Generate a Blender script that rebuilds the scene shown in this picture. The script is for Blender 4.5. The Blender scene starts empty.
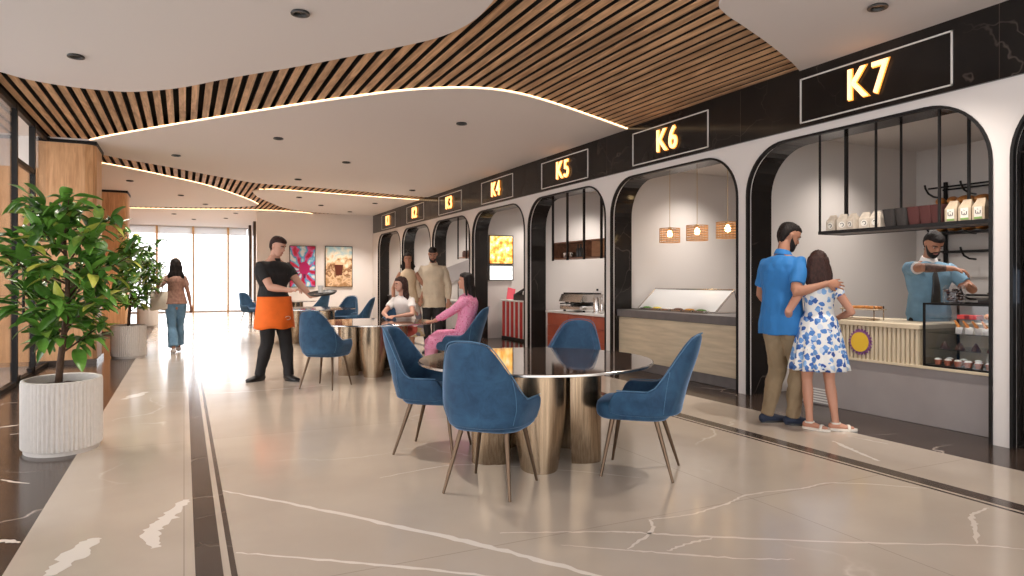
import bpy, math, random
from mathutils import Vector, Matrix, noise
R_ = math.radians
PI = math.pi
C = bpy.context.scene.collection
V = Vector

# ------------------------------------------------------------------ materials
def nt(name):
    m = bpy.data.materials.new(name); m.use_nodes = True
    t = m.node_tree
    return m, t, t.nodes['Principled BSDF']

def node(t, typ, **kw):
    n = t.nodes.new(typ)
    for k, v in kw.items():
        if k.startswith('i_'):
            n.inputs[k[2:].replace('_', ' ')].default_value = v
        else:
            setattr(n, k, v)
    return n

def ramp(t, src, stops):
    r = t.nodes.new('ShaderNodeValToRGB')
    e = r.color_ramp.elements
    while len(e) < len(stops): e.new(0.5)
    for el, (p, c) in zip(e, stops):
        el.position = p; el.color = (*c, 1) if len(c) == 3 else c
    t.links.new(src, r.inputs[0])
    return r

def coords(t, scale=(1, 1, 1), rot=(0, 0, 0), kind='Object'):
    tc = t.nodes.new('ShaderNodeTexCoord'); mp = t.nodes.new('ShaderNodeMapping')
    mp.inputs['Scale'].default_value = scale; mp.inputs['Rotation'].default_value = rot
    t.links.new(tc.outputs[kind], mp.inputs[0])
    return mp.outputs[0]

def mat(name, col, rough=.5, metal=0, var=0, vs=8, bump=0, bs=40, emit=None, es=0, sheen=0, coat=0, stretch=(1, 1, 1), spec=None):
    m, t, b = nt(name)
    b.inputs['Base Color'].default_value = (*col, 1)
    b.inputs['Roughness'].default_value = rough
    b.inputs['Metallic'].default_value = metal
    if spec is not None: b.inputs['Specular IOR Level'].default_value = spec
    if sheen:
        b.inputs['Sheen Weight'].default_value = sheen; b.inputs['Sheen Roughness'].default_value = .4
        b.inputs['Sheen Tint'].default_value = (min(1, col[0]*2+.25), min(1, col[1]*2+.25), min(1, col[2]*2+.25), 1)
    if coat: b.inputs['Coat Weight'].default_value = coat
    if var:
        n = node(t, 'ShaderNodeTexNoise', i_Scale=vs, i_Detail=5)
        t.links.new(coords(t, stretch), n.inputs['Vector'])
        a = tuple(max(0, c*(1-var)) for c in col); z = tuple(min(1, c*(1+var)) for c in col)
        r = ramp(t, n.outputs[0], [(.3, a), (.7, z)])
        t.links.new(r.outputs[0], b.inputs['Base Color'])
    if bump:
        n = node(t, 'ShaderNodeTexNoise', i_Scale=bs, i_Detail=4)
        t.links.new(coords(t, stretch), n.inputs['Vector'])
        bp = node(t, 'ShaderNodeBump', i_Strength=bump, i_Distance=.01)
        t.links.new(n.outputs[0], bp.inputs['Height']); t.links.new(bp.outputs[0], b.inputs['Normal'])
    if emit:
        b.inputs['Emission Color'].default_value = (*emit, 1); b.inputs['Emission Strength'].default_value = es
    return m

def wood(name, c1, c2, scale=(6, 6, .5), rough=.42, plank=None):
    m, t, b = nt(name)
    n = node(t, 'ShaderNodeTexNoise', i_Scale=3.0, i_Detail=6, i_Distortion=1.2)
    t.links.new(coords(t, scale), n.inputs['Vector'])
    n2 = node(t, 'ShaderNodeTexNoise', i_Scale=14.0, i_Detail=4)
    t.links.new(coords(t, scale), n2.inputs['Vector'])
    mx = node(t, 'ShaderNodeMath', operation='ADD'); mul = node(t, 'ShaderNodeMath', operation='MULTIPLY'); mul.inputs[1].default_value = .35
    t.links.new(n2.outputs[0], mul.inputs[0]); t.links.new(n.outputs[0], mx.inputs[0]); t.links.new(mul.outputs[0], mx.inputs[1])
    r = ramp(t, mx.outputs[0], [(.48, c1), (.85, c2)])
    out = r.outputs[0]
    if plank:
        pn = node(t, 'ShaderNodeTexWhiteNoise', noise_dimensions='3D')
        sn = node(t, 'ShaderNodeVectorMath', operation='SNAP'); sn.inputs[1].default_value = plank
        t.links.new(coords(t), sn.inputs[0]); t.links.new(sn.outputs[0], pn.inputs['Vector'])
        hs = node(t, 'ShaderNodeHueSaturation'); mr = node(t, 'ShaderNodeMapRange'); mr.inputs[3].default_value = .78; mr.inputs[4].default_value = 1.18
        t.links.new(pn.outputs[0], mr.inputs[0]); t.links.new(mr.outputs[0], hs.inputs['Value']); t.links.new(out, hs.inputs['Color'])
        out = hs.outputs[0]
    t.links.new(out, b.inputs['Base Color'])
    b.inputs['Roughness'].default_value = rough
    return m

def marble(name, base, base2, vein, scale=.6, width=.012, rough=.12, strength=1, spec=.5, tile=None):
    m, t, b = nt(name)
    co = coords(t)
    n = node(t, 'ShaderNodeTexNoise', i_Scale=1.1, i_Detail=5)
    t.links.new(co, n.inputs['Vector'])
    r0 = ramp(t, n.outputs[0], [(.32, base), (.68, base2)])
    # distorted coordinates for veins
    nd = node(t, 'ShaderNodeTexNoise', i_Scale=1.3, i_Detail=4)
    t.links.new(co, nd.inputs['Vector'])
    vm = node(t, 'ShaderNodeVectorMath', operation='MULTIPLY_ADD')
    vm.inputs[1].default_value = (.9, .9, .9)
    t.links.new(nd.outputs['Color'], vm.inputs[0]); t.links.new(co, vm.inputs[2])
    vo = node(t, 'ShaderNodeTexVoronoi', feature='DISTANCE_TO_EDGE', i_Scale=scale)
    t.links.new(vm.outputs[0], vo.inputs['Vector'])
    rv = ramp(t, vo.outputs[0], [(0, (1, 1, 1)), (width, (0, 0, 0))])
    mk = node(t, 'ShaderNodeTexNoise', i_Scale=.9, i_Detail=3)
    t.links.new(co, mk.inputs['Vector'])
    rm = ramp(t, mk.outputs[0], [(.48, (0, 0, 0)), (.62, (strength,)*3)])
    mu = node(t, 'ShaderNodeMath', operation='MULTIPLY')
    t.links.new(rv.outputs[0], mu.inputs[0]); t.links.new(rm.outputs[0], mu.inputs[1])
    mx = node(t, 'ShaderNodeMixRGB'); mx.inputs[2].default_value = (*vein, 1)
    t.links.new(mu.outputs[0], mx.inputs[0]); t.links.new(r0.outputs[0], mx.inputs[1])
    out = mx.outputs[0]
    if tile:
        bt = node(t, 'ShaderNodeTexBrick', i_Scale=1.0)
        bt.offset = 0
        bt.inputs['Brick Width'].default_value = tile[0]; bt.inputs['Row Height'].default_value = tile[1]
        bt.inputs['Mortar Size'].default_value = .003; bt.inputs['Color1'].default_value = (1, 1, 1, 1); bt.inputs['Color2'].default_value = (.93, .93, .93, 1)
        bt.inputs['Mortar'].default_value = (.72, .72, .72, 1)
        t.links.new(co, bt.inputs['Vector'])
        mm = node(t, 'ShaderNodeMixRGB', blend_type='MULTIPLY'); mm.inputs[0].default_value = 1
        t.links.new(out, mm.inputs[1]); t.links.new(bt.outputs[0], mm.inputs[2]); out = mm.outputs[0]
    t.links.new(out, b.inputs['Base Color'])
    b.inputs['Roughness'].default_value = rough
    b.inputs['Specular IOR Level'].default_value = spec
    return m

def glass(name, col=(1, 1, 1), rough=0, alpha=.12, ior=1.45):
    # thin architectural glass: mostly see-through with a mirror-like coat
    m, t, b = nt(name)
    t.nodes.remove(b)
    tr = node(t, 'ShaderNodeBsdfTransparent'); tr.inputs[0].default_value = (*col, 1)
    gl = node(t, 'ShaderNodeBsdfGlossy'); gl.inputs['Roughness'].default_value = rough
    lw = node(t, 'ShaderNodeLayerWeight', i_Blend=.5); pw = node(t, 'ShaderNodeMath', operation='POWER'); pw.inputs[1].default_value = 4.5
    fr = node(t, 'ShaderNodeMath', operation='MULTIPLY_ADD'); fr.inputs[1].default_value = .85; fr.inputs[2].default_value = .035
    t.links.new(lw.outputs['Facing'], pw.inputs[0]); t.links.new(pw.outputs[0], fr.inputs[0])
    ms = node(t, 'ShaderNodeMixShader')
    t.links.new(fr.outputs[0], ms.inputs[0]); t.links.new(tr.outputs[0], ms.inputs[1]); t.links.new(gl.outputs[0], ms.inputs[2])
    t.links.new(ms.outputs[0], t.nodes['Material Output'].inputs[0])
    return m

def emis(name, col, s):
    return mat(name, (.8, .8, .8), .5, emit=col, es=s)

M = {}
M['ceil'] = mat('ceiling_paint', (.70, .65, .63), .8)
M['white'] = mat('white_paint', (.70, .665, .645), .6)
M['artwall'] = mat('pale_plaster', (.84, .80, .78), .7)
M['kwall'] = mat('kiosk_paint', (.62, .58, .55), .6)
M['floor'] = marble('beige_marble', (.52, .445, .37), (.60, .52, .435), (.85, .78, .70), .33, .006, .15, .6, tile=(3.0, 3.0))
M['floor_dark'] = marble('brown_marble', (.042, .028, .022), (.075, .052, .041), (.55, .47, .41), .8, .010, .16, .9, spec=.35, tile=(1.2, 1.2))
M['inlay'] = marble('taupe_inlay', (.060, .044, .037), (.09, .068, .057), (.4, .35, .3), 1.2, .01, .14, .6, spec=.35)
M['vein'] = mat('white_vein', (.86, .80, .73), .15)
M['vein_soft'] = mat('pale_vein', (.80, .72, .64), .15)
M['black_marble'] = marble('black_marble', (.009, .008, .008), (.022, .018, .016), (.14, .11, .095), 1.7, .012, .14, .5, spec=.25)
M['black'] = mat('black_metal', (.008, .007, .007), .45, spec=.25)
M['blackp'] = mat('black_plastic', (.02, .02, .02), .4)
M['void'] = mat('void_and_gap_dark', (.014, .009, .007), .95)
M['slat'] = wood('walnut_slat', (.34, .18, .085), (.68, .42, .235), (5, .45, 5), .6, plank=(.134, 2.4, 50))
M['oak'] = wood('oak_veneer', (.52, .27, .12), (.74, .43, .22), (5, 5, .45), .4)
M['frame_white'] = mat('sign_frame_white', (.72, .70, .67), .5)
M['led'] = emis('warm_led', (1, .66, .34), 3.2)
M['letter'] = emis('sign_letter', (1, .44, .13), 1.6)
M['letter_halo'] = mat('letter_halo', (.8, .45, .1), .4, emit=(1, .33, .04), es=.7)  # glow colour imitating the orange halo around the letters

def velvet():
    m, t, b = nt('blue_velvet')
    n = node(t, 'ShaderNodeTexNoise', i_Scale=9.0, i_Detail=6, i_Roughness=.65, i_Distortion=.6)
    t.links.new(coords(t), n.inputs['Vector'])
    r = ramp(t, n.outputs[0], [(.3, (.006, .036, .088)), (.72, (.024, .090, .175))])
    t.links.new(r.outputs[0], b.inputs['Base Color'])
    b.inputs['Roughness'].default_value = .75
    b.inputs['Sheen Weight'].default_value = .65; b.inputs['Sheen Roughness'].default_value = .35
    b.inputs['Sheen Tint'].default_value = (.42, .62, .95, 1)
    n2 = node(t, 'ShaderNodeTexNoise', i_Scale=400.0)
    t.links.new(coords(t), n2.inputs['Vector'])
    bp = node(t, 'ShaderNodeBump', i_Strength=.15, i_Distance=.002)
    t.links.new(n2.outputs[0], bp.inputs['Height']); t.links.new(bp.outputs[0], b.inputs['Normal'])
    return m
M['velvet'] = velvet()
M['piping'] = mat('pale_piping', (.07, .17, .29), .7, sheen=.3)

def bronze():
    m, t, b = nt('brushed_bronze')
    n = node(t, 'ShaderNodeTexNoise', i_Scale=10.0, i_Detail=4)
    t.links.new(coords(t, (9, 9, .15)), n.inputs['Vector'])
    r = ramp(t, n.outputs[0], [(.3, (.27, .19, .12)), (.7, (.46, .35, .24))])
    t.links.new(r.outputs[0], b.inputs['Base Color'])
    b.inputs['Metallic'].default_value = .95; b.inputs['Roughness'].default_value = .27
    b.inputs['Anisotropic'].default_value = .5
    return m
M['bronze'] = bronze()
M['leg'] = mat('bronze_leg', (.13, .085, .055), .38, .85)
M['chrome'] = mat('steel', (.62, .60, .58), .22, 1)
M['soil'] = mat('soil', (.05, .028, .018), .95, var=.4, vs=60, bump=.6, bs=60)
M['planter'] = mat('planter_stone', (.68, .64, .60), .7, var=.04, vs=30)
M['bark'] = mat('bark', (.085, .045, .025), .85, var=.3, vs=25, bump=.5, bs=40)

def leafmat(name, dark, light, yellow):
    m, t, b = nt(name)
    g = node(t, 'ShaderNodeNewGeometry')
    r = ramp(t, g.outputs['Random Per Island'], [(0, dark), (.62, light), (.88, light), (.93, yellow)])
    n = node(t, 'ShaderNodeTexNoise', i_Scale=35.0, i_Detail=3)
    t.links.new(coords(t), n.inputs['Vector'])
    hs = node(t, 'ShaderNodeHueSaturation'); mr = node(t, 'ShaderNodeMapRange'); mr.inputs[3].default_value = .7; mr.inputs[4].default_value = 1.35
    t.links.new(n.outputs[0], mr.inputs[0]); t.links.new(mr.outputs[0], hs.inputs['Value']); t.links.new(r.outputs[0], hs.inputs['Color'])
    t.links.new(hs.outputs[0], b.inputs['Base Color'])
    b.inputs['Roughness'].default_value = .33
    b.inputs['Subsurface Weight'].default_value = 0
    return m
M['leaf'] = leafmat('fig_leaf', (.03, .10, .015), (.13, .30, .045), (.48, .50, .09))

M['skin'] = mat('skin', (.54, .27, .18), .55)
M['skin_fair'] = mat('fair_skin', (.60, .33, .24), .55)
M['skin_tan'] = mat('tan_skin', (.38, .18, .11), .55)
M['hair'] = mat('dark_hair', (.010, .006, .005), .55, spec=.25, var=.6, vs=30, bump=.5, bs=60, stretch=(4, 4, 1))
M['hair_brown'] = mat('brown_hair', (.032, .012, .009), .5, spec=.25, var=.6, vs=30, bump=.5, bs=60, stretch=(4, 4, 1))
M['eye'] = mat('eye_white', (.5, .46, .44), .3)
M['iris'] = mat('iris_brown', (.03, .015, .01), .2)
M['lip'] = mat('lip', (.42, .12, .10), .45)

# ------------------------------------------------------------------ mesh helper
class G:
    def __init__(s): s.v = []; s.f = []
    def add(s, vs, fs):
        o = len(s.v); s.v += [tuple(p) for p in vs]; s.f += [tuple(i+o for i in f) for f in fs]; return s
    def box(s, x0, x1, y0, y1, z0, z1, b=0, m=None):
        if b:
            b = min(b, (x1-x0)*.45, (y1-y0)*.45, (z1-z0)*.45)
            vs = []
            for (sx, X) in ((1, x0), (-1, x1)):
                for (sy, Y) in ((1, y0), (-1, y1)):
                    for (sz, Z) in ((1, z0), (-1, z1)):
                        vs += [(X, Y+sy*b, Z+sz*b), (X+sx*b, Y, Z+sz*b), (X+sx*b, Y+sy*b, Z)]
            q = lambda i, j, k: (i*4+j*2+k)*3
            fs = []
            for i in (0, 1):
                fs.append([q(i, 0, 0), q(i, 1, 0), q(i, 1, 1), q(i, 0, 1)])
                fs.append([q(0, i, 0)+1, q(1, i, 0)+1, q(1, i, 1)+1, q(0, i, 1)+1])
                fs.append([q(0, 0, i)+2, q(1, 0, i)+2, q(1, 1, i)+2, q(0, 1, i)+2])
            for i in (0, 1):
                for j in (0, 1):
                    fs.append([q(i, j, 0), q(i, j, 1), q(i, j, 1)+1, q(i, j, 0)+1])
                    fs.append([q(i, 0, j), q(i, 1, j), q(i, 1, j)+2, q(i, 0, j)+2])
                    fs.append([q(0, i, j)+1, q(1, i, j)+1, q(1, i, j)+2, q(0, i, j)+2])
                    for k in (0, 1): fs.append([q(i, j, k), q(i, j, k)+1, q(i, j, k)+2])
        else:
            vs = [(x, y, z) for x in (x0, x1) for y in (y0, y1) for z in (z0, z1)]
            fs = [(0, 1, 3, 2), (4, 6, 7, 5), (0, 4, 5, 1), (2, 3, 7, 6), (0, 2, 6, 4), (1, 5, 7, 3)]
        if m is not None: vs = [m @ V(p) for p in vs]
        return s.add(vs, fs)
    def chain(s, nodes, side=(1, 0, 0), seg=14, cap='round'):
        # nodes: (point, ra, rb[, side])
        P = [V(n[0]) for n in nodes]; n_ = len(P)
        T = []
        for i in range(n_):
            t = P[min(i+1, n_-1)] - P[max(i-1, 0)]
            T.append(t.normalized() if t.length > 1e-9 else V((0, 0, 1)))
        rings = []
        for i in range(n_):
            sd = V(nodes[i][3]) if len(nodes[i]) > 3 else V(side)
            sd = sd - T[i]*sd.dot(T[i])
            if sd.length < 1e-4: sd = T[i].orthogonal()
            sd.normalize(); fw = T[i].cross(sd)
            rings.append((P[i], nodes[i][1], nodes[i][2], sd, fw, T[i]))
        if cap == 'round':
            a, b = rings[0], rings[-1]
            r0 = min(a[1], a[2]); r1 = min(b[1], b[2])
            pre = [(a[0]-a[5]*r0*math.sin(q), a[1]*math.cos(q), a[2]*math.cos(q), a[3], a[4], a[5]) for q in (R_(82), R_(60), R_(30))]
            post = [(b[0]+b[5]*r1*math.sin(q), b[1]*math.cos(q), b[2]*math.cos(q), b[3], b[4], b[5]) for q in (R_(30), R_(60), R_(82))]
            rings = pre+rings+post
        vs = []; fs = []
        for (p, ra, rb, sd, fw, t) in rings:
            for k in range(seg):
                a = 2*PI*k/seg
                vs.append(p+sd*ra*math.cos(a)+fw*rb*math.sin(a))
        for i in range(len(rings)-1):
            for k in range(seg):
                k2 = (k+1) % seg
                fs.append((i*seg+k, i*seg+k2, (i+1)*seg+k2, (i+1)*seg+k))
        if cap is not None:
            fs.append(tuple(reversed(range(seg)))); fs.append(tuple((len(rings)-1)*seg+k for k in range(seg)))
        return s.add(vs, fs)
    def tube(s, pts, r, seg=8, cap='flat'):
        return s.chain([(p, r, r) for p in pts], side=(.3, .9, .31), seg=seg, cap=cap)
    def cone(s, p0, p1, r0, r1, seg=12):
        return s.chain([(p0, r0, r0), (p1, r1, r1)], side=(.9, .3, .31), seg=seg, cap='flat')
    def lathe(s, prof, seg=24, c=(0, 0, 0), close=False):
        vs = []; fs = []; n = len(prof)
        for (r, z) in prof:
            for k in range(seg):
                a = 2*PI*k/seg; vs.append((c[0]+r*math.cos(a), c[1]+r*math.sin(a), c[2]+z))
        for i in range(n-1):
            for k in range(seg):
                k2 = (k+1) % seg; fs.append((i*seg+k, i*seg+k2, (i+1)*seg+k2, (i+1)*seg+k))
        if close:
            for k in range(seg):
                k2 = (k+1) % seg; fs.append(((n-1)*seg+k, (n-1)*seg+k2, k2, k))
        else:
            if prof[0][0] > 1e-6: fs.append(tuple(reversed(range(seg))))
            if prof[-1][0] > 1e-6: fs.append(tuple((n-1)*seg+k for k in range(seg)))
        return s.add(vs, fs)
    def ell(s, c, rx, ry, rz, m=None, seg=14, rings=9):
        vs = []; fs = []
        for i in range(rings+1):
            th = PI*(i+.02*(i == 0)-.02*(i == rings))/rings
            for k in range(seg):
                a = 2*PI*k/seg
                p = V((rx*math.sin(th)*math.cos(a), ry*math.sin(th)*math.sin(a), -rz*math.cos(th)))
                if m is not None: p = m @ p
                vs.append(p+V(c))
        for i in range(rings):
            for k in range(seg):
                k2 = (k+1) % seg; fs.append((i*seg+k, i*seg+k2, (i+1)*seg+k2, (i+1)*seg+k))
        fs.append(tuple(reversed(range(seg)))); fs.append(tuple(rings*seg+k for k in range(seg)))
        return s.add(vs, fs)
    def grid(s, rows, wrap=False):
        n = len(rows[0]); vs = [p for r in rows for p in r]; fs = []
        for i in range(len(rows)-1):
            for k in range(n if wrap else n-1):
                k2 = (k+1) % n; fs.append((i*n+k, i*n+k2, (i+1)*n+k2, (i+1)*n+k))
        return s.add(vs, fs)
    def prism(s, pts, h0, h1, axis='z'):
        # pts 2D closed loop -> extruded
        n = len(pts)
        f = {'z': lambda a, b, h: (a, b, h), 'x': lambda a, b, h: (h, a, b), 'y': lambda a, b, h: (a, h, b)}[axis]
        vs = [f(a, b, h0) for a, b in pts]+[f(a, b, h1) for a, b in pts]
        fs = [tuple(reversed(range(n))), tuple(range(n, 2*n))]+[(k, (k+1) % n, n+(k+1) % n, n+k) for k in range(n)]
        return s.add(vs, fs)
    def xf(s, m):
        s.v = [tuple(m @ V(p)) for p in s.v]; return s
    def join(s, o): return s.add(o.v, o.f)
    def build(s, name, material, parent=None, smooth=False, loc=None, rz=0, fix=True, solid=0, subsurf=0, auto=None):
        me = bpy.data.meshes.new(name); me.from_pydata(s.v, [], s.f)
        me.update()
        if fix:
            import bmesh
            bm = bmesh.new(); bm.from_mesh(me); bmesh.ops.recalc_face_normals(bm, faces=bm.faces); bm.to_mesh(me); bm.free()
        o = bpy.data.objects.new(name, me); C.objects.link(o)
        me.materials.append(material)
        if smooth:
            me.polygons.foreach_set('use_smooth', [True]*len(me.polygons))
            if auto: me.set_sharp_from_angle(angle=R_(auto))
        if parent is not None: o.parent = parent
        if loc is not None: o.location = loc
        if rz: o.rotation_euler.z = rz
        if solid:
            md = o.modifiers.new('solid', 'SOLIDIFY'); md.thickness = solid; md.offset = 0
        if subsurf:
            md = o.modifiers.new('sub', 'SUBSURF'); md.levels = subsurf; md.render_levels = subsurf
        return o

def tag(o, label, cat, group=None):
    o['label'] = label; o['category'] = cat
    if group: o['group'] = group
    return o
def thing(name, label, cat, loc=(0, 0, 0), rz=0, group=None):
    o = bpy.data.objects.new(name, None); C.objects.link(o); o.location = loc; o.rotation_euler.z = rz
    o.empty_display_size = .1
    return tag(o, label, cat, group)
def struct(o): o['kind'] = 'structure'; return o
_kids = {}
def dup(root, loc, rz, label, group=None):
    def cp(o, par):
        c = o.copy(); C.objects.link(c)
        if par is not None: c.parent = par
        for ch in [x for x in ALLCH(o)]: cp(ch, c)
        return c
    r = cp(root, None); r.location = loc; r.rotation_euler.z = rz
    r['label'] = label
    if group: r['group'] = group
    return r
def ALLCH(o): return list(o.children)
def rotz_to(dx, dy): return math.atan2(-dx, dy)
# ------------------------------------------------------------------ setting
YB, YF = -3.5, 30.0            # open (glazed) end behind the viewer, far window wall
XG = -1.86                     # glass wall on the left
XF = 5.66                      # kiosk front
PIER = [0.42, 3.10, 5.80, 8.49, 11.17, 13.84, 16.50, 19.17, 21.85]
CZ = 3.40

def catmull(P, n=6):
    out = []
    for i in range(len(P)-1):
        p0 = V((*P[max(i-1, 0)], 0)); p1 = V((*P[i], 0)); p2 = V((*P[i+1], 0)); p3 = V((*P[min(i+2, len(P)-1)], 0))
        for k in range(n):
            t = k/n
            q = .5*((2*p1)+(-p0+p2)*t+(2*p0-5*p1+4*p2-p3)*t*t+(-p0+3*p1-3*p2+p3)*t*t*t)
            out.append((q.x, q.y))
    out.append(tuple(P[-1])); return out

# floor: beige field, dark borders, inlaid bands
g = G(); g.box(-.71, 5.06, YB, YF+.3, -.1, 0); struct(g.build('floor', M['floor']))
g = G(); g.box(-6, -.71, YB, YF+.3, -.1, 0); struct(g.build('floor_border_left', M['floor_dark']))
g = G(); g.box(5.06, 8.7, YB, YF+.3, -.1, 0); struct(g.build('floor_border_right', M['floor_dark']))
g = G()
for (x0, x1) in ((.045, .155), (4.18, 4.30)): g.box(x0, x1, YB, 19.7, -.01, .0012)
g.box(.155, 4.18, 19.59, 19.7, -.01, .0012)
for (x0, x1) in ((.185, .21), (4.125, 4.15)): g.box(x0, x1, YB, 19.56, -.01, .0012)
g.box(.21, 4.125, 19.535, 19.56, -.01, .0012)
struct(g.build('floor_inlay', M['inlay']))

random.seed(3)
def vein(g, pts, w):
    P = catmull(pts, 10) if len(pts) > 2 else [(pts[0][0]+(pts[1][0]-pts[0][0])*k/8, pts[0][1]+(pts[1][1]-pts[0][1])*k/8) for k in range(9)]
    n = len(P); rows = []
    for i, (x, y) in enumerate(P):
        a = V((*P[max(i-1, 0)], 0)); b = V((*P[min(i+1, n-1)], 0)); t = (b-a).normalized(); nn = V((-t.y, t.x, 0))
        ww = 1.25*w*(.35+.65*math.sin(PI*(i+.5)/n))*random.uniform(.6, 1.35)*.5
        j = nn*random.uniform(-.006, .006)
        p = V((x, y, .0009))+j
        rows.append([tuple(p-nn*ww), tuple(p+nn*ww)])
    g.grid(rows)
g = G()
vein(g, [(.21, 4.5), (.59, 4.02), (1.01, 3.44), (1.29, 3.04), (1.52, 2.66), (1.71, 2.33), (1.9, 2.0)], .030)
vein(g, [(.22, 3.45), (.6, 3.17), (1.05, 2.82), (1.4, 2.5)], .018)
vein(g, [(-.4, 3.95), (-.46, 3.75), (-.53, 3.53)], .085)
vein(g, [(.01, 4.41), (-.07, 4.14), (-.15, 3.91), (-.12, 3.68)], .075)
vein(g, [(-.39, 8.85), (-.58, 8.4)], .10)
vein(g, [(4.65, 3.79), (4.54, 3.53), (4.43, 3.23)], .030)
vein(g, [(-.82, 4.12), (-.72, 4.04)], .03); vein(g, [(-1.06, 5.36), (-.88, 5.18)], .02); vein(g, [(-1.44, 7.27), (-1.31, 7.32)], .03)
vein(g, [(-1.3, 6.9), (-1.0, 6.95)], .02); vein(g, [(-1.15, 9.6), (-.9, 9.8)], .03)
struct(g.build('floor_veins', M['vein']))
g = G()
for pts, w in (([(1.44, 3.14), (1.72, 3.02), (2.0, 2.89), (2.13, 2.8), (2.38, 2.63), (2.89, 2.31), (3.44, 2.0), (3.6, 1.87)], .016),
               ([(1.64, 2.87), (1.87, 2.7), (2.04, 2.57), (2.3, 2.38), (2.52, 2.26)], .013),
               ([(2.24, 2.97), (2.5, 2.94), (2.79, 2.99), (3.05, 3.06), (3.41, 3.01), (3.71, 3.0), (4.12, 2.67)], .014),
               ([(4.07, 2.3), (3.85, 2.26), (3.71, 2.16), (3.47, 2.01)], .022), ([(4.91, 3.82), (4.95, 3.53)], .012),
               ([(2.24, 2.97), (2.15, 2.83), (1.9, 2.69)], .016), ([(2.06, 2.59), (2.22, 2.62), (2.38, 2.62)], .014),
               ([(.21, 8.4), (.8, 8.38), (1.6, 8.47)], .02), ([(1.14, 4.35), (1.72, 4.42), (2.28, 4.01), (2.66, 3.62)], .010)):
    vein(g, pts, w)
struct(g.build('floor_veins', M['vein_soft']))

# ceiling: dark void, walnut slats, white panels with wavy edges and LED lines
g = G(); g.box(-2.0, 5.7, YB, YF, 3.56, 3.66); struct(g.build('ceiling', M['void']))
g = G(); h_ = G(); x = -1.93
while x < 5.6:
    g.box(x, x+.074, YB, 23.4, CZ+.022, CZ+.034); h_.box(x+.006, x+.068, YB, 23.4, CZ+.034, CZ+.10); x += .134  # black ribs above the slats: shade of the gaps put into colour
struct(g.build('ceiling_slats', M['slat'])); struct(h_.build('ceiling_slat_gap_shade', M['void']))

EA = [(-1.95, 8.3), (-1.69, 8.53), (-1.47, 8.74), (-1.08, 8.86), (-.65, 8.84), (-.34, 8.66), (.01, 8.32), (.44, 7.74), (1.04, 7.01), (1.49, 6.42), (1.79, 6.01), (2.02, 5.63), (2.13, 5.2), (2.12, 4.77), (2.02, 4.0), (1.95, 3.0), (1.9, YB)]
EB = [(-1.28, 12.13), (-.84, 11.44), (.19, 10.01), (1.27, 8.57), (1.80, 7.92), (2.21, 7.46), (2.61, 7.15), (3.01, 6.98), (3.45, 7.0), (4.01, 7.2), (4.78, 7.56), (5.63, 7.98)]
EC = [(3.3, YB), (3.35, 2.0), (3.5, 3.4), (3.67, 3.98), (3.87, 4.16), (4.2, 4.3), (4.71, 4.52), (5.3, 4.80), (5.66, 5.0)]
EBF = [(-1.95, 12.7), (-1.31, 13.36), (-.89, 13.81), (-.3, 14.3), (.37, 14.98), (.93, 15.5), (1.34, 15.85), (1.72, 15.98), (2.37, 16.04), (3.54, 16.24), (4.86, 16.57), (5.66, 16.72)]
EDN = [(-1.95, 13.9), (-1.39, 14.4), (-.96, 14.85), (-.33, 15.65), (.41, 16.7), (1.09, 18.15), (1.60, 19.45), (1.87, 20.35)]
EDF = [(1.87, 20.35), (1.8, 20.8), (1.21, 21.5), (.03, 22.1), (-1.49, 22.55), (-1.95, 22.65)]
EGN = [(5.66, 17.45), (4.54, 17.29), (3.49, 17.11), (2.5, 16.93), (1.95, 16.88), (1.6, 17.05), (1.47, 17.44)]
EGF = [(1.47, 17.44), (1.7, 18.53), (2.12, 19.71), (2.6, 20.9), (3.18, 21.7), (3.88, 22.1), (4.84, 22.3), (5.66, 22.4)]
EFN = [(-1.95, 23.15), (-1.52, 23.1), (.04, 22.7), (1.25, 22.25), (2.36, 22.0), (3.28, 22.2), (3.95, 22.75)]
def panel(loop):
    g = G(); g.prism(loop, CZ, CZ+.02); struct(g.build('ceiling_panel', M['ceil'], fix=True))
panel(catmull(EA)+[(-6, YB), (-6, 8.3)])
panel(catmull(EB)+[(5.66, 7.98)]+list(reversed(catmull(EBF)))+[(-1.95, 12.2)])
panel(catmull(EC)+[(5.66, YB)])
panel(catmull(EDN)+catmull(EDF)[1:])
panel(catmull(EGN)+catmull(EGF)[1:])
panel(catmull(EFN)+[(5.7, 22.75), (5.7, YF), (-1.95, YF)])
def led(edge, off, name='ceiling_led_strip'):
    P = catmull(edge); rows = []
    n = len(P)
    for i, p in enumerate(P):
        a = V((*P[max(i-1, 0)], 0)); b = V((*P[min(i+1, n-1)], 0)); t = (b-a).normalized(); nn = V((-t.y, t.x, 0))*off
        q = V((*p, 0))+nn; q2 = q+nn*.8
        rows.append([(q.x, q.y, CZ+.007), (q.x, q.y, CZ+.018), (q2.x, q2.y, CZ+.018), (q2.x, q2.y, CZ+.007)])
    g = G(); g.grid(rows, wrap=True); struct(g.build(name, M['led']))
led(EB, -.010); led(EDN, -.010); led(EGN[:-1], .010); led(EFN, -.010)

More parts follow.
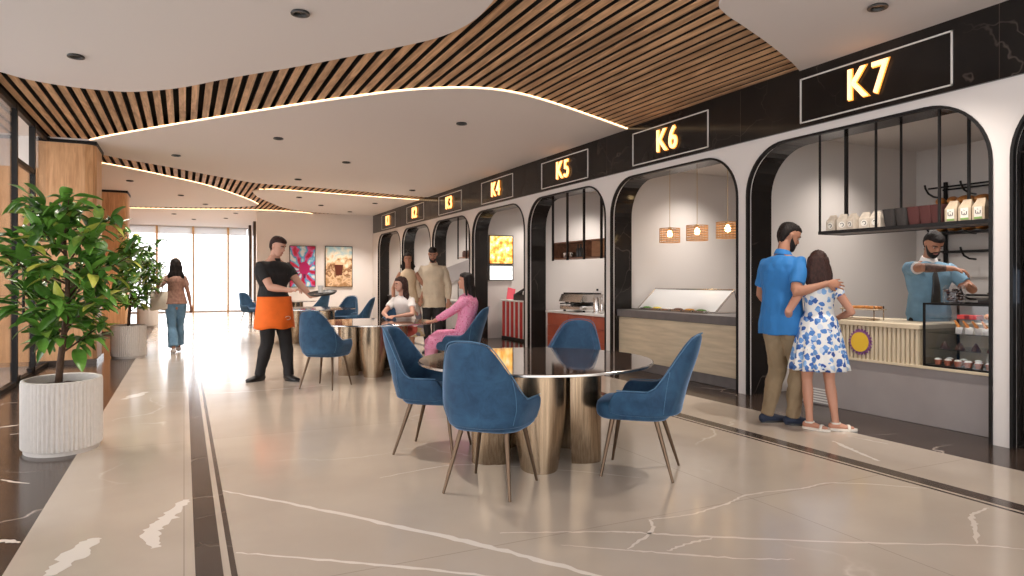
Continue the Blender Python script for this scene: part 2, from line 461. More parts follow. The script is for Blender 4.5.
# facade with arches
def arch(y0, y1, zt, r, n=12):
    P = [(y0, 0)]
    for k in range(n+1):
        a = PI-PI/2*k/n; P.append((y0+r+r*math.cos(a), zt-r+r*math.sin(a)))
    for k in range(n+1):
        a = PI/2-PI/2*k/n; P.append((y1-r+r*math.cos(a), zt-r+r*math.sin(a)))
    P.append((y1, 0)); return P
outer = []
for i in range(len(PIER)-1):
    a, b = PIER[i]+.075, PIER[i+1]-.075
    outer += arch(a, b, 2.73, .52)
loop = [(YB, 2.82), (YB, 0)]+outer+[(22.5, 0), (22.5, 2.82)]
g = G(); g.prism(loop, XF, XF+.06, axis='x'); struct(g.build('wall_right', M['white']))
def arch_band(y0, y1, zt, r, w, x0, x1, name, m):
    a = arch(y0, y1, zt, r); b = arch(y0-w, y1+w, zt+w, r+w)
    rows = [[(x0, *p), (x1, *p), (x1, *q), (x0, *q)] for p, q in zip(a, b)]
    g = G(); g.grid(rows, wrap=True); return struct(g.build(name, m))
for i in range(len(PIER)-1):
    a, b = PIER[i]+.075, PIER[i+1]-.075
    arch_band(a+.012, b-.012, 2.718, .508, .024, XF-.015, XF+.03, 'trim_arch', M['black'])
    arch_band(a+.002, b-.002, 2.728, .518, .05, XF+.055, XF+.36, 'wall_arch_reveal', M['black_marble'])
g = G(); g.box(XF-.03, XF+.12, YB, 22.35, 2.82, CZ+.03); struct(g.build('wall_fascia', M['black_marble']))
# joints between the marble slabs of the fascia are thin light seams
g = G()
for i in range(len(PIER)-1): g.box(XF-.0315, XF-.02, PIER[i]-.002, PIER[i]+.002, 2.822, CZ)
struct(g.build('trim_fascia_joint', M['inlay']))
# kiosk boxes
XBK = 8.6
for i, y in enumerate(PIER):
    g = G(); g.box(XF+.06, XBK, y-.06, y+.06, 0, 2.95); struct(g.build('wall_kiosk', M['kwall']))
g = G(); g.box(XBK, XBK+.1, YB, 22.5, 0, 3.1); struct(g.build('wall_back_of_kiosks', M['kwall']))
g = G(); g.box(XF+.06, XBK, YB, 22.5, 2.95, 3.05); struct(g.build('ceiling_kiosks', M['kwall']))
g = G(); g.box(XF+.12, XBK, YB, 22.5, 3.05, 3.6); struct(g.build('wall_above_kiosks', M['kwall']))
# far poster wall and window wall
g = G(); g.box(2.03, 8.7, 22.5, 22.7, 0, CZ+.02); struct(g.build('wall_posters', M['artwall']))
g = G(); g.box(2.35, 2.5, 22.7, YF, 0, CZ+.02); struct(g.build('wall_far_side', M['artwall']))
g = G()
for yy in (23.4, 24.6, 26.3, 28.2): g.box(2.26, 2.35, yy, yy+.32, 0, CZ)
struct(g.build('trim_dark_pillar', M['inlay']))
g = G()
for yy in (22.72, 23.9, 25.4): g.box(2.28, 2.35, yy, yy+.10, 0, CZ)
struct(g.build('trim_metal_frame', M['chrome']))
m_blind, t_, b_ = nt('roller_blind')
_tl = node(t_, 'ShaderNodeBsdfTranslucent'); _tl.inputs[0].default_value = (.8, .8, .8, 1); _ms = node(t_, 'ShaderNodeMixShader'); _ms.inputs[0].default_value = .55
b_.inputs['Base Color'].default_value = (.8, .8, .8, 1); t_.links.new(b_.outputs[0], _ms.inputs[1]); t_.links.new(_tl.outputs[0], _ms.inputs[2]); t_.links.new(_ms.outputs[0], t_.nodes['Material Output'].inputs[0])
m_mull = mat('golden_mullion', (.78, .50, .22), .5)
m_glass = glass('window_glass', (.97, .98, 1))
wx = [-1.95, -.95, .33, 1.61, 2.35]
for i in range(4):
    g = G(); g.box(wx[i], wx[i+1], YF-.01, YF-.002, 0.05, CZ); struct(g.build('window_%d' % (i+1), m_glass))
    g = G(); g.box(wx[i]+.03, wx[i+1]-.03, YF-.10, YF-.09, 3.10, CZ); struct(g.build('window_blind', m_blind))
for x_ in wx[1:4]:
    g = G(); g.box(x_-.035, x_+.035, YF-.16, YF+.02, 0, CZ); struct(g.build('trim_window_mullion', m_mull))
g = G(); g.box(-1.95, 2.35, YF-.08, YF+.04, CZ-.035, CZ); struct(g.build('trim_window_rail', M['inlay'])); g = G(); g.box(-1.95, 2.35, YF-.06, YF+.04, 0, .05); struct(g.build('trim_window_sill', M['artwall']))
g = G(); g.box(-14, 18, YF+.3, YF+9, -.14, -.02); struct(g.build('ground_outside', mat('pale_paving', (.75, .75, .74), .8)))

# left: oak columns, glass wall and the room behind it
def column(y0, y1):
    g = G(); c = .14
    g.prism([(-1.97, y0), (-1.22-c, y0), (-1.22-c*.3, y0+c*.3), (-1.22, y0+c), (-1.22, y1-c), (-1.22-c, y1), (-1.97, y1)], 0, CZ+.01)
    struct(g.build('wall_column', M['oak']))
    g = G(); g.box(-1.985, -1.205, y0-.012, y1, 0, .07); struct(g.build('baseboard_column', M['inlay']))
    g = G(); g.box(-1.99, -1.205, y0-.015, y1, CZ-.05, CZ+.012); struct(g.build('trim_column_top', M['black']))
column(12.2, 13.2); column(18.6, 19.6)
g = G(); g.box(-2.05, -1.95, 13.2, YF, 0, CZ+.02); struct(g.build('wall_left', M['oak']))
g = G(); g.box(-6, -1.95, 12.2, 12.3, 0, 2.95); struct(g.build('wall_lounge_back', M['oak']))
g = G(); g.box(-6, -1.95, 12.18, 12.3, 2.95, 3.66); struct(g.build('wall_lounge_top', M['white']))
g = G()
for xx in (-5.2, -4.3, -3.4, -2.5): g.box(xx, xx+.006, 12.192, 12.2, 0, 2.95)
g.box(-6, -1.95, 12.192, 12.2, 1.05, 1.056)
struct(g.build('trim_panel_joint', M['inlay']))
g = G(); g.box(-6, XG-.05, 4, 12.2, CZ, CZ+.2); struct(g.build('ceiling_lounge', M['white']))
g = G(); g.box(-6, XG-.03, YB, 12.2, 0, .004); struct(g.build('floor_lounge', mat('lounge_floor', (.45, .43, .41), .3)))
for k, (a, b) in enumerate(((YB, 1.0), (1.0, 5.0), (5.0, 8.9), (8.9, 10.1), (11.2, 12.2))):
    g = G(); g.box(XG-.006, XG+.006, a, b, .03, CZ); struct(g.build('window_%d' % (k+5), m_glass))
g = G()
for yy in (1.0, 5.0, 8.9, 10.1, 11.2): g.box(XG-.035, XG+.035, yy-.03, yy+.03, 0, CZ+.02)
g.box(XG-.03, XG+.03, YB, 12.2, 0, .05); g.box(XG-.03, XG+.03, YB, 12.2, CZ-.04, CZ+.02)
g.box(XG-.03, XG+.03, 10.1, 11.2, 2.72, 2.78)
struct(g.build('trim_glass_wall_frame', M['black']))
# the glass door in that wall
t = thing('glass_door', 'frameless glass door with a tall black pull handle between two black posts', 'door', (XG, 10.65, 0))
g = G(); g.box(-.006, .006, -.50, .50, .05, 2.70, 0); g.build('glass_panel', m_glass, t)
g = G(); g.tube([(.06, -.36, .75), (.06, -.36, 1.75)], .016); g.tube([(0, -.36, .85), (.06, -.36, .85)], .01); g.tube([(0, -.36, 1.65), (.06, -.36, 1.65)], .01)
g.build('pull_handle', M['black'], t, smooth=True, auto=40)
g = G(); g.box(-.03, .03, .34, .50, .01, .10, .004); g.box(-.03, .03, -.50, -.34, .01, .10, .004); g.build('floor_hinge', M['black'], t)

# ------------------------------------------------------------------ illuminated stall signs
def text_mesh(body, size, extrude, offset):
    cu = bpy.data.curves.new('txt', 'FONT'); cu.body = body; cu.size = size; cu.extrude = extrude; cu.offset = offset
    cu.align_x = 'CENTER'; cu.align_y = 'CENTER'; cu.space_character = 1.18
    ob = bpy.data.objects.new('txt', cu); C.objects.link(ob)
    dg = bpy.context.evaluated_depsgraph_get()
    me = bpy.data.meshes.new_from_object(ob.evaluated_get(dg)); me.name = 'letters'
    bpy.data.objects.remove(ob); bpy.data.curves.remove(cu)
    return me
for i in range(1, 8):
    yc = (PIER[8-i]+PIER[9-i])/2-(.24 if i == 7 else .07)
    t = thing('stall_sign', 'black marble sign with thin pale frame and glowing letters K%d' % i, 'sign', (XF-.03, yc, 3.085), 0, 'numbered signs over the food stalls')
    g = G(); w, h, d = .76, .225, .012
    for (a, b, c_, e) in ((-w, w, h-d, h), (-w, w, -h, -h+d), (-w, -w+d, -h, h), (w-d, w, -h, h)): g.box(-.012, 0, a, b, c_, e)
    g.build('sign_frame', M['frame_white'], t)
    me = text_mesh('K%d' % i, .40, .010, .001)
    mt = Matrix.Translation((-.03, 0, 0)) @ Matrix(((0, 0, -1, 0), (-.86, 0, 0, 0), (0, 1.02, 0, 0), (0, 0, 0, 1)))
    me.transform(mt); me.materials.clear(); me.materials.append(M['letter'])
    o = bpy.data.objects.new('letters', me); C.objects.link(o); o.parent = t
    me = text_mesh('K%d' % i, .40, .006, .009)  # wider glowing copy behind the letters imitates their halo on the marble
    me.transform(Matrix.Translation((.016, 0, 0)) @ mt); me.materials.clear(); me.materials.append(M['letter_halo'])
    o = bpy.data.objects.new('halo_letters', me); C.objects.link(o); o.parent = t

# ------------------------------------------------------------------ recessed ceiling downlights
DL = [(-.92, 7.6, 'just before the wavy slat edge, above the tall potted fig'), (.83, 5.6, 'alone on the smooth panel nearest the viewer, left of the slats'),
      (1.27, 10.7, 'behind the first glowing ceiling line, above the waiter'), (-.12, 12.91, 'on the middle panel nearest the first oak column'),
      (3.38, 8.61, 'on the middle panel in front of the K4 sign'), (4.84, 3.54, 'on the small corner panel beside the K7 sign'),
      (2.63, 12.35, 'in the centre of the middle panel, far from either edge'), (2.16, 14.87, 'on the middle panel just before its far slat edge'),
      (4.85, 15.52, 'on the middle panel beside the K2 and K3 signs'), (4.74, 18.58, 'on the tongue-shaped panel beside the K1 and K2 signs'),
      (2.65, 18.08, 'on the tongue-shaped panel nearest its rounded tip'), (3.49, 19.74, 'in the middle of the tongue-shaped panel'),
      (4.63, 21.23, 'on the tongue-shaped panel nearest the poster wall'), (-1.04, 16.64, 'on the pointed panel between the two oak columns'),
      (-.07, 18.93, 'in the middle of the pointed panel past the second glowing line'), (.54, 20.88, 'at the far edge of the pointed panel'),
      (-.29, 24.37, 'first left one on the panel by the windows'), (.31, 26.18, 'deeper left one on the panel by the windows'),
      (1.29, 25.29, 'deeper right one on the panel by the windows'), (1.48, 23.26, 'first right one on the panel by the windows')]
first = None
m_lens = mat('dark_lens', (.05, .045, .04), .2)
for k, (x_, y_, wd) in enumerate(DL):
    lab = 'small round black downlight '+wd
    if first is None:
        t = thing('ceiling_downlight', lab, 'ceiling light', (x_, y_, CZ), 0, 'black downlights in the white ceiling panels')
        g = G(); g.lathe([(.068, 0), (.075, -.012), (.072, -.02), (.052, -.018), (.046, -.004), (.046, 0)], 20); g.build('bezel', M['blackp'], t, smooth=True, auto=50)
        g = G(); g.lathe([(.0, -.003), (.046, -.003), (.046, -.001), (0, -.001)], 20); g.build('lens', m_lens, t)
        first = t
    else: dup(first, (x_, y_, CZ), 0, lab)
# ------------------------------------------------------------------ dining chair
def smoothstep(a, b, x):
    t = max(0, min(1, (x-a)/(b-a))); return t*t*(3-2*t)

def make_chair(name, label, group):
    t = thing(name, label, 'chair', group=group)
    # perimeter in plan: arm fronts at y=+.17, back at y=-.27
    HW, YA, YBk = .275, .17, -.27
    per = []
    n1, n2 = 7, 22
    for k in range(n1): per.append((HW, YA-(YA+.02)*k/n1, 0))
    for k in range(n2+1):
        a = PI*k/n2
        ca, sa = math.cos(a), math.sin(a)
        x = HW*math.copysign(abs(ca)**.80, ca); y = -.02-(.25)*abs(sa)**.80
        per.append((x, y, sa))
    for k in range(n1): per.append((-HW, -.02+(YA+.02)*(k+1)/n1, 0))
    def shell(off, zlo=.405, ins=0):
        rows = []
        N = len(per); nz = 14
        for j in range(nz+1):
            v = j/nz; row = []
            for i, (x, y, sa) in enumerate(per):
                # top height
                fr = abs(i-(N-1)/2)/((N-1)/2)     # 0 back centre .. 1 arm front
                back = 1-smoothstep(.20, .56, fr)
                zt = .605+.325*back-.05*(1-abs(1-min(2, fr/.17)))*0-.035*min(1, fr/.25)**2
                if fr > .90: zt -= .10*((fr-.90)/.10)**2
                z0 = zlo+(.02*smoothstep(.85, 1, fr))
                z = z0+(zt-z0)*v-off*.0
                # narrowing upward and at the bottom
                up = smoothstep(.56, .95, z)
                dn = 1-smoothstep(.40, .54, z)
                sx = 1-.20*up-.13*dn 
                xx = x*sx
                yy = y-.115*smoothstep(.45, .95, z)*(1-smoothstep(.0, .85, fr))-.02*(1-fr)
                if y < 0: yy = yy*(1-.06*dn)
                # inset for the inner surface
                nx = x/HW; L = math.hypot(nx, sa)+1e-6
                xx -= off*nx/L*(1 if sa > .02 else 1); yy += off*sa/L
                row.append((xx, yy, z-off*.12*v))
            rows.append(row)
        return rows
    ro = shell(0); ri = shell(.042)
    N = len(per); nz = len(ro)-1
    g = G(); vs = [p for r in ro for p in r]+[p for r in ri for p in r]; fs = []
    O = lambda j, i: j*N+i
    I = lambda j, i: (nz+1)*N+j*N+i
    for j in range(nz):
        for i in range(N-1):
            fs.append((O(j, i), O(j+1, i), O(j+1, i+1), O(j, i+1))); fs.append((I(j, i), I(j, i+1), I(j+1, i+1), I(j+1, i)))
        fs.append((O(j, 0), I(j, 0), I(j+1, 0), O(j+1, 0))); fs.append((O(j, N-1), O(j+1, N-1), I(j+1, N-1), I(j, N-1)))
    for i in range(N-1):
        fs.append((O(nz, i), I(nz, i), I(nz, i+1), O(nz, i+1))); fs.append((O(0, i), O(0, i+1), I(0, i+1), I(0, i)))
    g.add(vs, fs); g.build('backrest', M['velvet'], t, smooth=True, subsurf=1)
    # pale seam around the top edge and down each side
    g = G(); g.tube([V(p)+V((0, 0, .004)) for p in ro[nz][2:-2]], .0035, 6); g.build('piping', M['piping'], t, smooth=True)
    for i in (int(N*.32), N-1-int(N*.32)):
        sd = G(); sd.tube([V(ro[j][i])+V((ro[j][i][0], ro[j][i][1], 0)).normalized()*.001 for j in range(1, nz)], .0022, 5)
        sd.build('side_seam', M['piping'], t, smooth=True)
    # seat cushion (rounded)
    def seat(z0, z1, gx, gy, b):
        g = G(); rows = []
        for (z, k) in ((z0, .90), (z0+b*.4, .97), (z0+b, 1.0), (z1-b, 1.0), (z1-b*.35, .975), (z1, .90), (z1+.006, .6), (z1+.008, .05)):
            r = []
            for q in range(36):
                a = 2*PI*q/36; ca, sa = math.cos(a), math.sin(a)
                e = .55
                r.append((gx*k*math.copysign(abs(ca)**e, ca), .035+gy*k*math.copysign(abs(sa)**e, sa), z))
            rows.append(r)
        g.grid(rows, wrap=True); g.f.append(tuple(reversed(range(36)))); g.f.append(tuple(len(g.v)-36+k for k in range(36)))
        return g
    seat(.375, .485, .232, .245, .04).build('seat', M['velvet'], t, smooth=True)
    for (sx, sy) in ((1, 1), (-1, 1), (1, -1), (-1, -1)):
        g = G(); x0, y0 = sx*.145, .02+sy*.135; x1, y1 = sx*.215, (.225 if sy > 0 else -.235)
        g.cone((x0, y0, .40), (x1, y1, .0), .017, .0085, 10)
        g.build('leg', M['leg'], t, smooth=True, auto=40)
    return t

# ------------------------------------------------------------------ round table: dark glass top on bronze petals
def top_mat():
    m, t, b = nt('smoked_glass_top')
    b.inputs['Base Color'].default_value = (.075, .048, .036, 1); b.inputs['Roughness'].default_value = .05
    
    b.inputs['Specular IOR Level'].default_value = .6; b.inputs['IOR'].default_value = 1.5
    b.inputs['Metallic'].default_value = .0
    return m
M['top'] = top_mat()
def make_table(label, loc, group, rz=0):
    t = thing('round_table', label, 'table', loc, rz, group)
    R = .84
    g = G(); g.lathe([(0, .688), (R-.012, .688), (R, .692), (R, .704), (R-.004, .708), (0, .708)], 96); g.build('tabletop', M['top'], t, smooth=True, auto=40)
    g = G(); g.lathe([(R+.001, .689), (R+.004, .692), (R+.004, .704), (R+.001, .707)], 96, close=True); g.build('edge_band', M['chrome'], t, smooth=True, auto=40)
    # petals: outward bulging bronze shells, rounded toward the foot
    for k in range(5):
        a = 2*PI*k/5+.35
        rows = []
        for j in range(15):
            z = .688*j/14
            wf = .62+.38*math.sin(min(1, (z/.688)*1.15+.12)*PI/2) if z < .5 else 1.0
            row = []
            for i in range(13):
                u = -1+2*i/12; ang = u*R_(98)*.5
                # half ellipse outward
                px = (.29+.19*math.cos(u*PI/2)); py = .185*wf*math.sin(u*PI/2)
                row.append((px, py, z))
            rows.append(row)
        # inner side closes the petal as a lens
        for row in rows:
            wy = row[-1][1]
            row += [(.29-.05*math.cos(q*PI/8), wy*math.cos(q*PI/8), row[0][2]) for q in range(1, 8)]
        g = G(); g.grid(rows, wrap=True); n = len(rows[0]); g.f.append(tuple(reversed(range(n)))); g.f.append(tuple(14*n+q for q in range(n)))
        g.xf(Matrix.Rotation(a, 4, 'Z')); g.build('base_petal', M['bronze'], t, smooth=True, auto=50)
    g = G(); g.lathe([(0, 0), (.12, 0), (.12, .685), (0, .685)], 20); g.build('core_column', M['black'], t, smooth=True, auto=40)
    return t
GT = 'round smoked glass dining tables'
GC = 'blue velvet dining chairs'
T1, T2, T3, T4 = (2.30, 4.40), (2.345, 9.3), (2.37, 14.28), (2.5, 19.6)
tb = make_table('round smoked glass table on bronze petals, empty, in the foreground with four blue chairs', (*T1, 0), GT, .2)
dup(tb, (*T2, 0), .35, 'round glass table on bronze petals where the two women sit')
dup(tb, (*T3, 0), .1, 'round glass table just behind the waiter, before the colourful posters')
dup(tb, (*T4, 0), .6, 'farthest round glass table, mostly hidden by the waiter, near the poster wall')

ch = make_chair('dining_chair', 'blue velvet chair in the foreground turned with its back to the viewer', GC)
def put(t, x, y, tx, ty): t.location = (x, y, 0); t.rotation_euler.z = rotz_to(tx-x, ty-y)
put(ch, 1.72, 3.87, *T1)
CH = [(1.70, 4.90, T1, 'blue velvet chair at the left side of the foreground table, facing right'),
      (2.76, 3.76, (2.05, 4.45), 'blue velvet chair at the right side of the foreground table, facing left'),
      (2.89, 4.95, T1, 'blue velvet chair behind the foreground table, before the red-brown coffee counter'),
      (1.535, 8.34, T2, 'empty blue velvet chair between the waiter and the seated women'),
      (3.24, 8.36, (1.9, 9.25), 'blue velvet chair that the woman in pink sits on'),
      (2.90, 10.22, T2, 'blue velvet chair hidden behind the seated woman in white'),
      (3.15, 15.05, (2.6, 14.4), 'small blue velvet chair before the poster wall, its front turned to us'),
      (3.09, 13.72, (2.3, 14.05), 'blue velvet chair in profile right of the table behind the waiter'),
      (1.72, 20.6, (2.5, 19.6), 'blue velvet chair standing left of the waiter by the bright windows'),
      (3.2, 18.8, (2.5, 19.6), 'blue velvet chair seen just above the waiter\'s tray')]
for (x_, y_, tg, lab) in CH:
    c = dup(ch, (0, 0, 0), 0, lab); put(c, x_, y_, *tg)

# ------------------------------------------------------------------ planters and trees
def make_planter(label, loc):
    t = thing('planter', label, 'planter', loc, 0, 'oval fluted stone planters')
    n = 54*4; A, B = .265, .335
    prof = [(.93, 0), (.935, .03), (1.0, .035), (1.0, .51), (.985, .53), (.93, .535), (.88, .53), (.87, .47)]
    rows = []
    for (k, z) in prof:
        row = []
        for q in range(n):
            a = 2*PI*q/n; fl = 0
            if .034 < z < .525 and k > .9: fl = -.012*abs(math.sin(a*27))**3
            x, y = A*k*math.cos(a), B*k*math.sin(a); L = math.hypot(x, y)
            row.append((x*(1+fl/L), y*(1+fl/L), z))
        rows.append(row)
    g = G(); g.grid(rows, wrap=True); g.f.append(tuple(reversed(range(n)))); g.build('pot', M['planter'], t, smooth=True, auto=35)
    rows = []
    for r in (1, .8, .6, .4, .2, .02):
        rows.append([(A*.87*r*math.cos(2*PI*q/48), B*.87*r*math.sin(2*PI*q/48), .47+.03*(1-r)+.01*noise.noise(V((q*.7, r*9, 0)))) for q in range(48)])
    g = G(); g.grid(rows, wrap=True); g.f.append(tuple(5*48+q for q in range(48))); g.build('soil', M['soil'], t, smooth=True)
    return t
pl = make_planter('nearest and largest fluted oval stone planter, at the left', (-.835, 6.18, 0))
dup(pl, (-.83, 12.99, 0), 0, 'fluted oval stone planter before the second oak column, left of the walking woman')
dup(pl, (-.90, 21.3, 0), 0, 'farthest fluted stone planter, by the bright windows')

def leaf(g, base, dirv, up, L, W, droop, fold=.12):
    d = V(dirv).normalized(); s = d.cross(V(up)); 
    if s.length < .05: s = d.orthogonal()
    s.normalize(); n = s.cross(d)
    rows = []; m = 7
    for i in range(m+1):
        u = i/m
        w = W*.5*(math.sin(PI*min(1, u**.80))**.75)*(.62+.55*u) if 0 < u < 1 else .004
        c = V(base)+d*(L*(u-.18*droop*u*u))-V((0, 0, 1))*(L*droop*u*u*.55)
        wav = .05*L*math.sin(u*9+L*40)*.35
        rows.append([tuple(c-s*w+n*(w*fold*2+wav)), tuple(c-s*w*.5+n*(w*fold*.5)), tuple(c), tuple(c+s*w*.5+n*(w*fold*.5)), tuple(c+s*w+n*(w*fold*2-wav))])
    g.grid(rows)

def make_tree(label, loc, H, R0, nl, L0, seed, rz=0, left=1.0):
    rnd = random.Random(seed)
    t = thing('potted_fig_tree', label, 'plant', loc, rz, 'leafy trees in the stone planters')
    g = G(); trunk = []
    for k in range(9):
        u = k/8; trunk.append(V((.03*math.sin(u*5+seed), .03*math.sin(u*4+seed*2), u*H*.86)))
    g.chain([(p, .022*(1-.7*k/8)+.004, .022*(1-.7*k/8)+.004) for k, p in enumerate(trunk)], seg=8, cap='flat')
    fol = G()
    tips = []
    nb = 26
    for b in range(nb):
        u = .20+.74*b/(nb-1); hz = u*8; i = min(7, int(hz)); p0 = trunk[i].lerp(trunk[i+1], hz-i)
        a = b*2.4+rnd.uniform(-.4, .4)
        env = math.sin(PI*min(1, max(.05, (u-.10)/.98)))**.55
        ln = R0*env*rnd.uniform(.62, 1.0)
        el = R_(rnd.uniform(12, 42))+R_(30)*max(0, u-.6)*2
        dr = V((math.cos(a)*math.cos(el), math.sin(a)*math.cos(el), math.sin(el)))
        if dr.x < 0: dr.x *= left
        pts = [p0]
        for q in range(1, 5): pts.append(p0+dr*(ln*q/4)+V((0, 0, .05*ln*(q/4)**2)))
        g.chain([(p, .009*(1-.16*q), .009*(1-.16*q)) for q, p in enumerate(pts)], seg=6, cap='flat', side=(.3, .2, .9))
        nlb = max(4, int(nl/nb))
        for q in range(nlb):
            f = .30+.72*(q+rnd.random()*.5)/nlb; f = min(1, f)
            bp = p0+dr*(ln*f)+V((rnd.uniform(-.04, .04), rnd.uniform(-.04, .04), rnd.uniform(-.05, .06))); la = a+rnd.uniform(-1.5, 1.5); le = R_(rnd.uniform(-25, 62))
            ld = V((math.cos(la)*math.cos(le), math.sin(la)*math.cos(le), math.sin(le)))
            L = L0*rnd.uniform(.65, 1.1)
            leaf(fol, bp, ld, (rnd.uniform(-.35, .35), rnd.uniform(-.35, .35), 1), L, L*rnd.uniform(.34, .47), rnd.uniform(-.1, 1.0), rnd.uniform(.05, .28))
    for q in range(18):
        a = q*2.4; le = R_(rnd.uniform(35, 85)); ld = V((math.cos(a)*math.cos(le), math.sin(a)*math.cos(le), math.sin(le)))
        L = L0*rnd.uniform(.7, 1.05); leaf(fol, trunk[8]+V((0, 0, rnd.uniform(-.12, .02))), ld, (.1, .1, 1), L, L*.46, .35)
    g.build('trunk', M['bark'], t, smooth=True)
    fol.build('foliage', M['leaf'], t, smooth=True, fix=False)
    return t
make_tree('tall glossy broad-leaved fig tree, nearest, in the large planter at the left', (-.83, 6.18, .475), 1.46, .58, 640, .225, 5)
make_tree('leafy fig tree in the planter left of the walking woman', (-.80, 12.99, .48), 1.55, .60, 420, .21, 11, left=.35)
make_tree('farthest small-leaved tree, in the planter by the bright windows', (-.90, 21.3, .48), 1.45, .60, 380, .22, 23, left=.5)
# ------------------------------------------------------------------ stall K7: bakery
def bx(name, m, parent, *a, b=.003): g = G(); g.box(*a, b=b); return g.build(name, m, parent)
m_grey = mat('grey_plaster', (.33, .30, .295), .6, var=.06, vs=3)
m_cream = mat('cream_slat', (.68, .58, .42), .5)
m_yel = mat('sun_yellow', (.85, .55, .03), .5); m_pur = mat('sun_purple', (.22, .07, .26), .5)
m_red = mat('popcorn_red', (.62, .035, .03), .45); m_wht = mat('gloss_white', (.8, .78, .76), .35)
m_kraft = mat('kraft_paper', (.52, .41, .29), .75, var=.15, vs=25)
m_bread = mat('golden_bread', (.62, .25, .06), .55, var=.35, vs=18); m_choc = mat('chocolate', (.06, .025, .018), .45)
m_bask1 = mat('charcoal_basket', (.035, .03, .028), .8, bump=.6, bs=160); m_bask2 = mat('maroon_basket', (.085, .022, .020), .8, bump=.6, bs=160)
m_green = mat('label_green', (.25, .45, .12), .6)
m_jar = glass('clear_jar', (.97, .97, .98), .05)
m_terr = mat('terracotta_cup', (.50, .16, .09), .5); m_orange = mat('orange_pastry', (.78, .28, .05), .5, var=.3, vs=30); m_redb = mat('red_box', (.7, .05, .04), .5)
m_cream2 = mat('cream_icing', (.85, .8, .72), .5)

t = thing('bakery_counter', 'bakery counter with cream vertical slats and a yellow sun emblem over a grey base', 'counter', (5.87, 3.16, 0))
bx('base', m_grey, t, .02, .75, 0, 2.04, .0, .50, b=.004)
bx('ledge', m_cream, t, -.012, .75, 0, 2.04, .50, .525)
bx('top', m_cream, t, .54, .75, 0, .72, .84, .885, b=.004); bx('rear_body', m_cream, t, .56, .75, 0, .72, .525, .845)
bx('top', m_cream, t, -.02, .75, .72, 2.04, .84, .885, b=.006)
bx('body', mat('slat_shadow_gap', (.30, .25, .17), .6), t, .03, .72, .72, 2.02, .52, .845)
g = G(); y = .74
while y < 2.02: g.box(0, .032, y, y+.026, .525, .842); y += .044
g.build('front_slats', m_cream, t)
g = G(); P = [(.115+.012*(1 if (k % 2) else -1), 2*PI*k/48) for k in range(48)]
g.prism([(1.31+r*math.cos(a), .685+r*math.sin(a)) for r, a in P], -.014, .0, axis='x'); e = g.build('sun_emblem', m_pur, t)
g = G(); g.prism([(1.31+.094*math.cos(2*PI*k/40), .685+.094*math.sin(2*PI*k/40)) for k in range(40)], -.020, -.0142, axis='x'); g.build('sun_disc', m_yel, e)
g = G()
for k in range(6): g.box(.008, .02, 1.66, 2.0, .02+k*.026, .034+k*.026)
g.build('vent_grille', m_wht, t)

# display case (glass on black frame) on the counter ledge
t = thing('display_case', 'black-framed glass case of pastries and small cakes on the counter', 'display case', (5.87, 3.16, .525))
X1, Y1, Z1, q = .50, .70, .555, .016
g = G()
for (x, y) in ((0, 0), (X1-q, 0), (0, Y1-q), (X1-q, Y1-q)): g.box(x, x+q, y, y+q, 0, Z1)
for z in (0, Z1-q):
    g.box(0, X1, 0, q, z, z+q); g.box(0, X1, Y1-q, Y1, z, z+q); g.box(0, q, 0, Y1, z, z+q); g.box(X1-q, X1, 0, Y1, z, z+q)
g.build('frame', M['black'], t)
bx('floor_panel', M['blackp'], t, q, X1-q, q, Y1-q, .004, .014, b=0)
sh_ = []
for z in (.15, .29, .415):
    bx('shelf', glass('shelf_glass', (.90, .93, .93)) if 'shelf_glass' not in bpy.data.materials else bpy.data.materials['shelf_glass'], t, .05, X1-.04, .02, Y1-.02, z, z+.006, b=0)
g = G(); g.box(.004, .007, q, Y1-q, q, Z1-q); g.build('front_glass', m_glass, t)
g = G(); g.box(q, X1-q, Y1-.008, Y1-.005, q, Z1-q); g.build('side_glass', m_glass, t)
WX = lambda x, y, z: (5.87+x, 3.16+y, .525+z)
def many(proto_fn, name, cat, group, spots, labs):
    p = proto_fn(); first = None
    for (loc, rz), lab in zip(spots, labs):
        if first is None: tag(p, lab, cat, group); p.location = loc; p.rotation_euler.z = rz; first = p
        else: dup(p, loc, rz, lab)
def cup():
    t = thing('dessert_cup', '', 'dessert'); g = G(); g.lathe([(.022, 0), (.034, .045), (.032, .045), (.0, .040)], 16); g.build('cup', m_terr, t, smooth=True, auto=40)
    g = G(); g.ell((0, 0, .044), .030, .030, .016); g.build('topping', m_cream2, t, smooth=True); return t
sp = [((WX(.09, .62-.085*k, .0145)), 0) for k in range(8)]+[((WX(.22, .60-.12*k, .0145)), 0) for k in range(5)]
many(cup, 'dessert_cup', 'dessert', 'terracotta dessert cups in the glass case', sp, ['small terracotta dessert cup with pale topping on the bottom of the case']*len(sp))
def pyr():
    g = G(); g.lathe([(.040, 0), (.040, .006), (.028, .03), (.012, .055), (0, .068)], 6); return g.build('chocolate_cake', m_choc, None, smooth=True, auto=30)
sp = [((WX(.12, .58-.13*k, .1565)), .3*k) for k in range(5)]
many(pyr, 'chocolate_cake', 'cake', 'chocolate cakes on the lower glass shelf', sp, ['small dark chocolate cake on the lower glass shelf']*5)
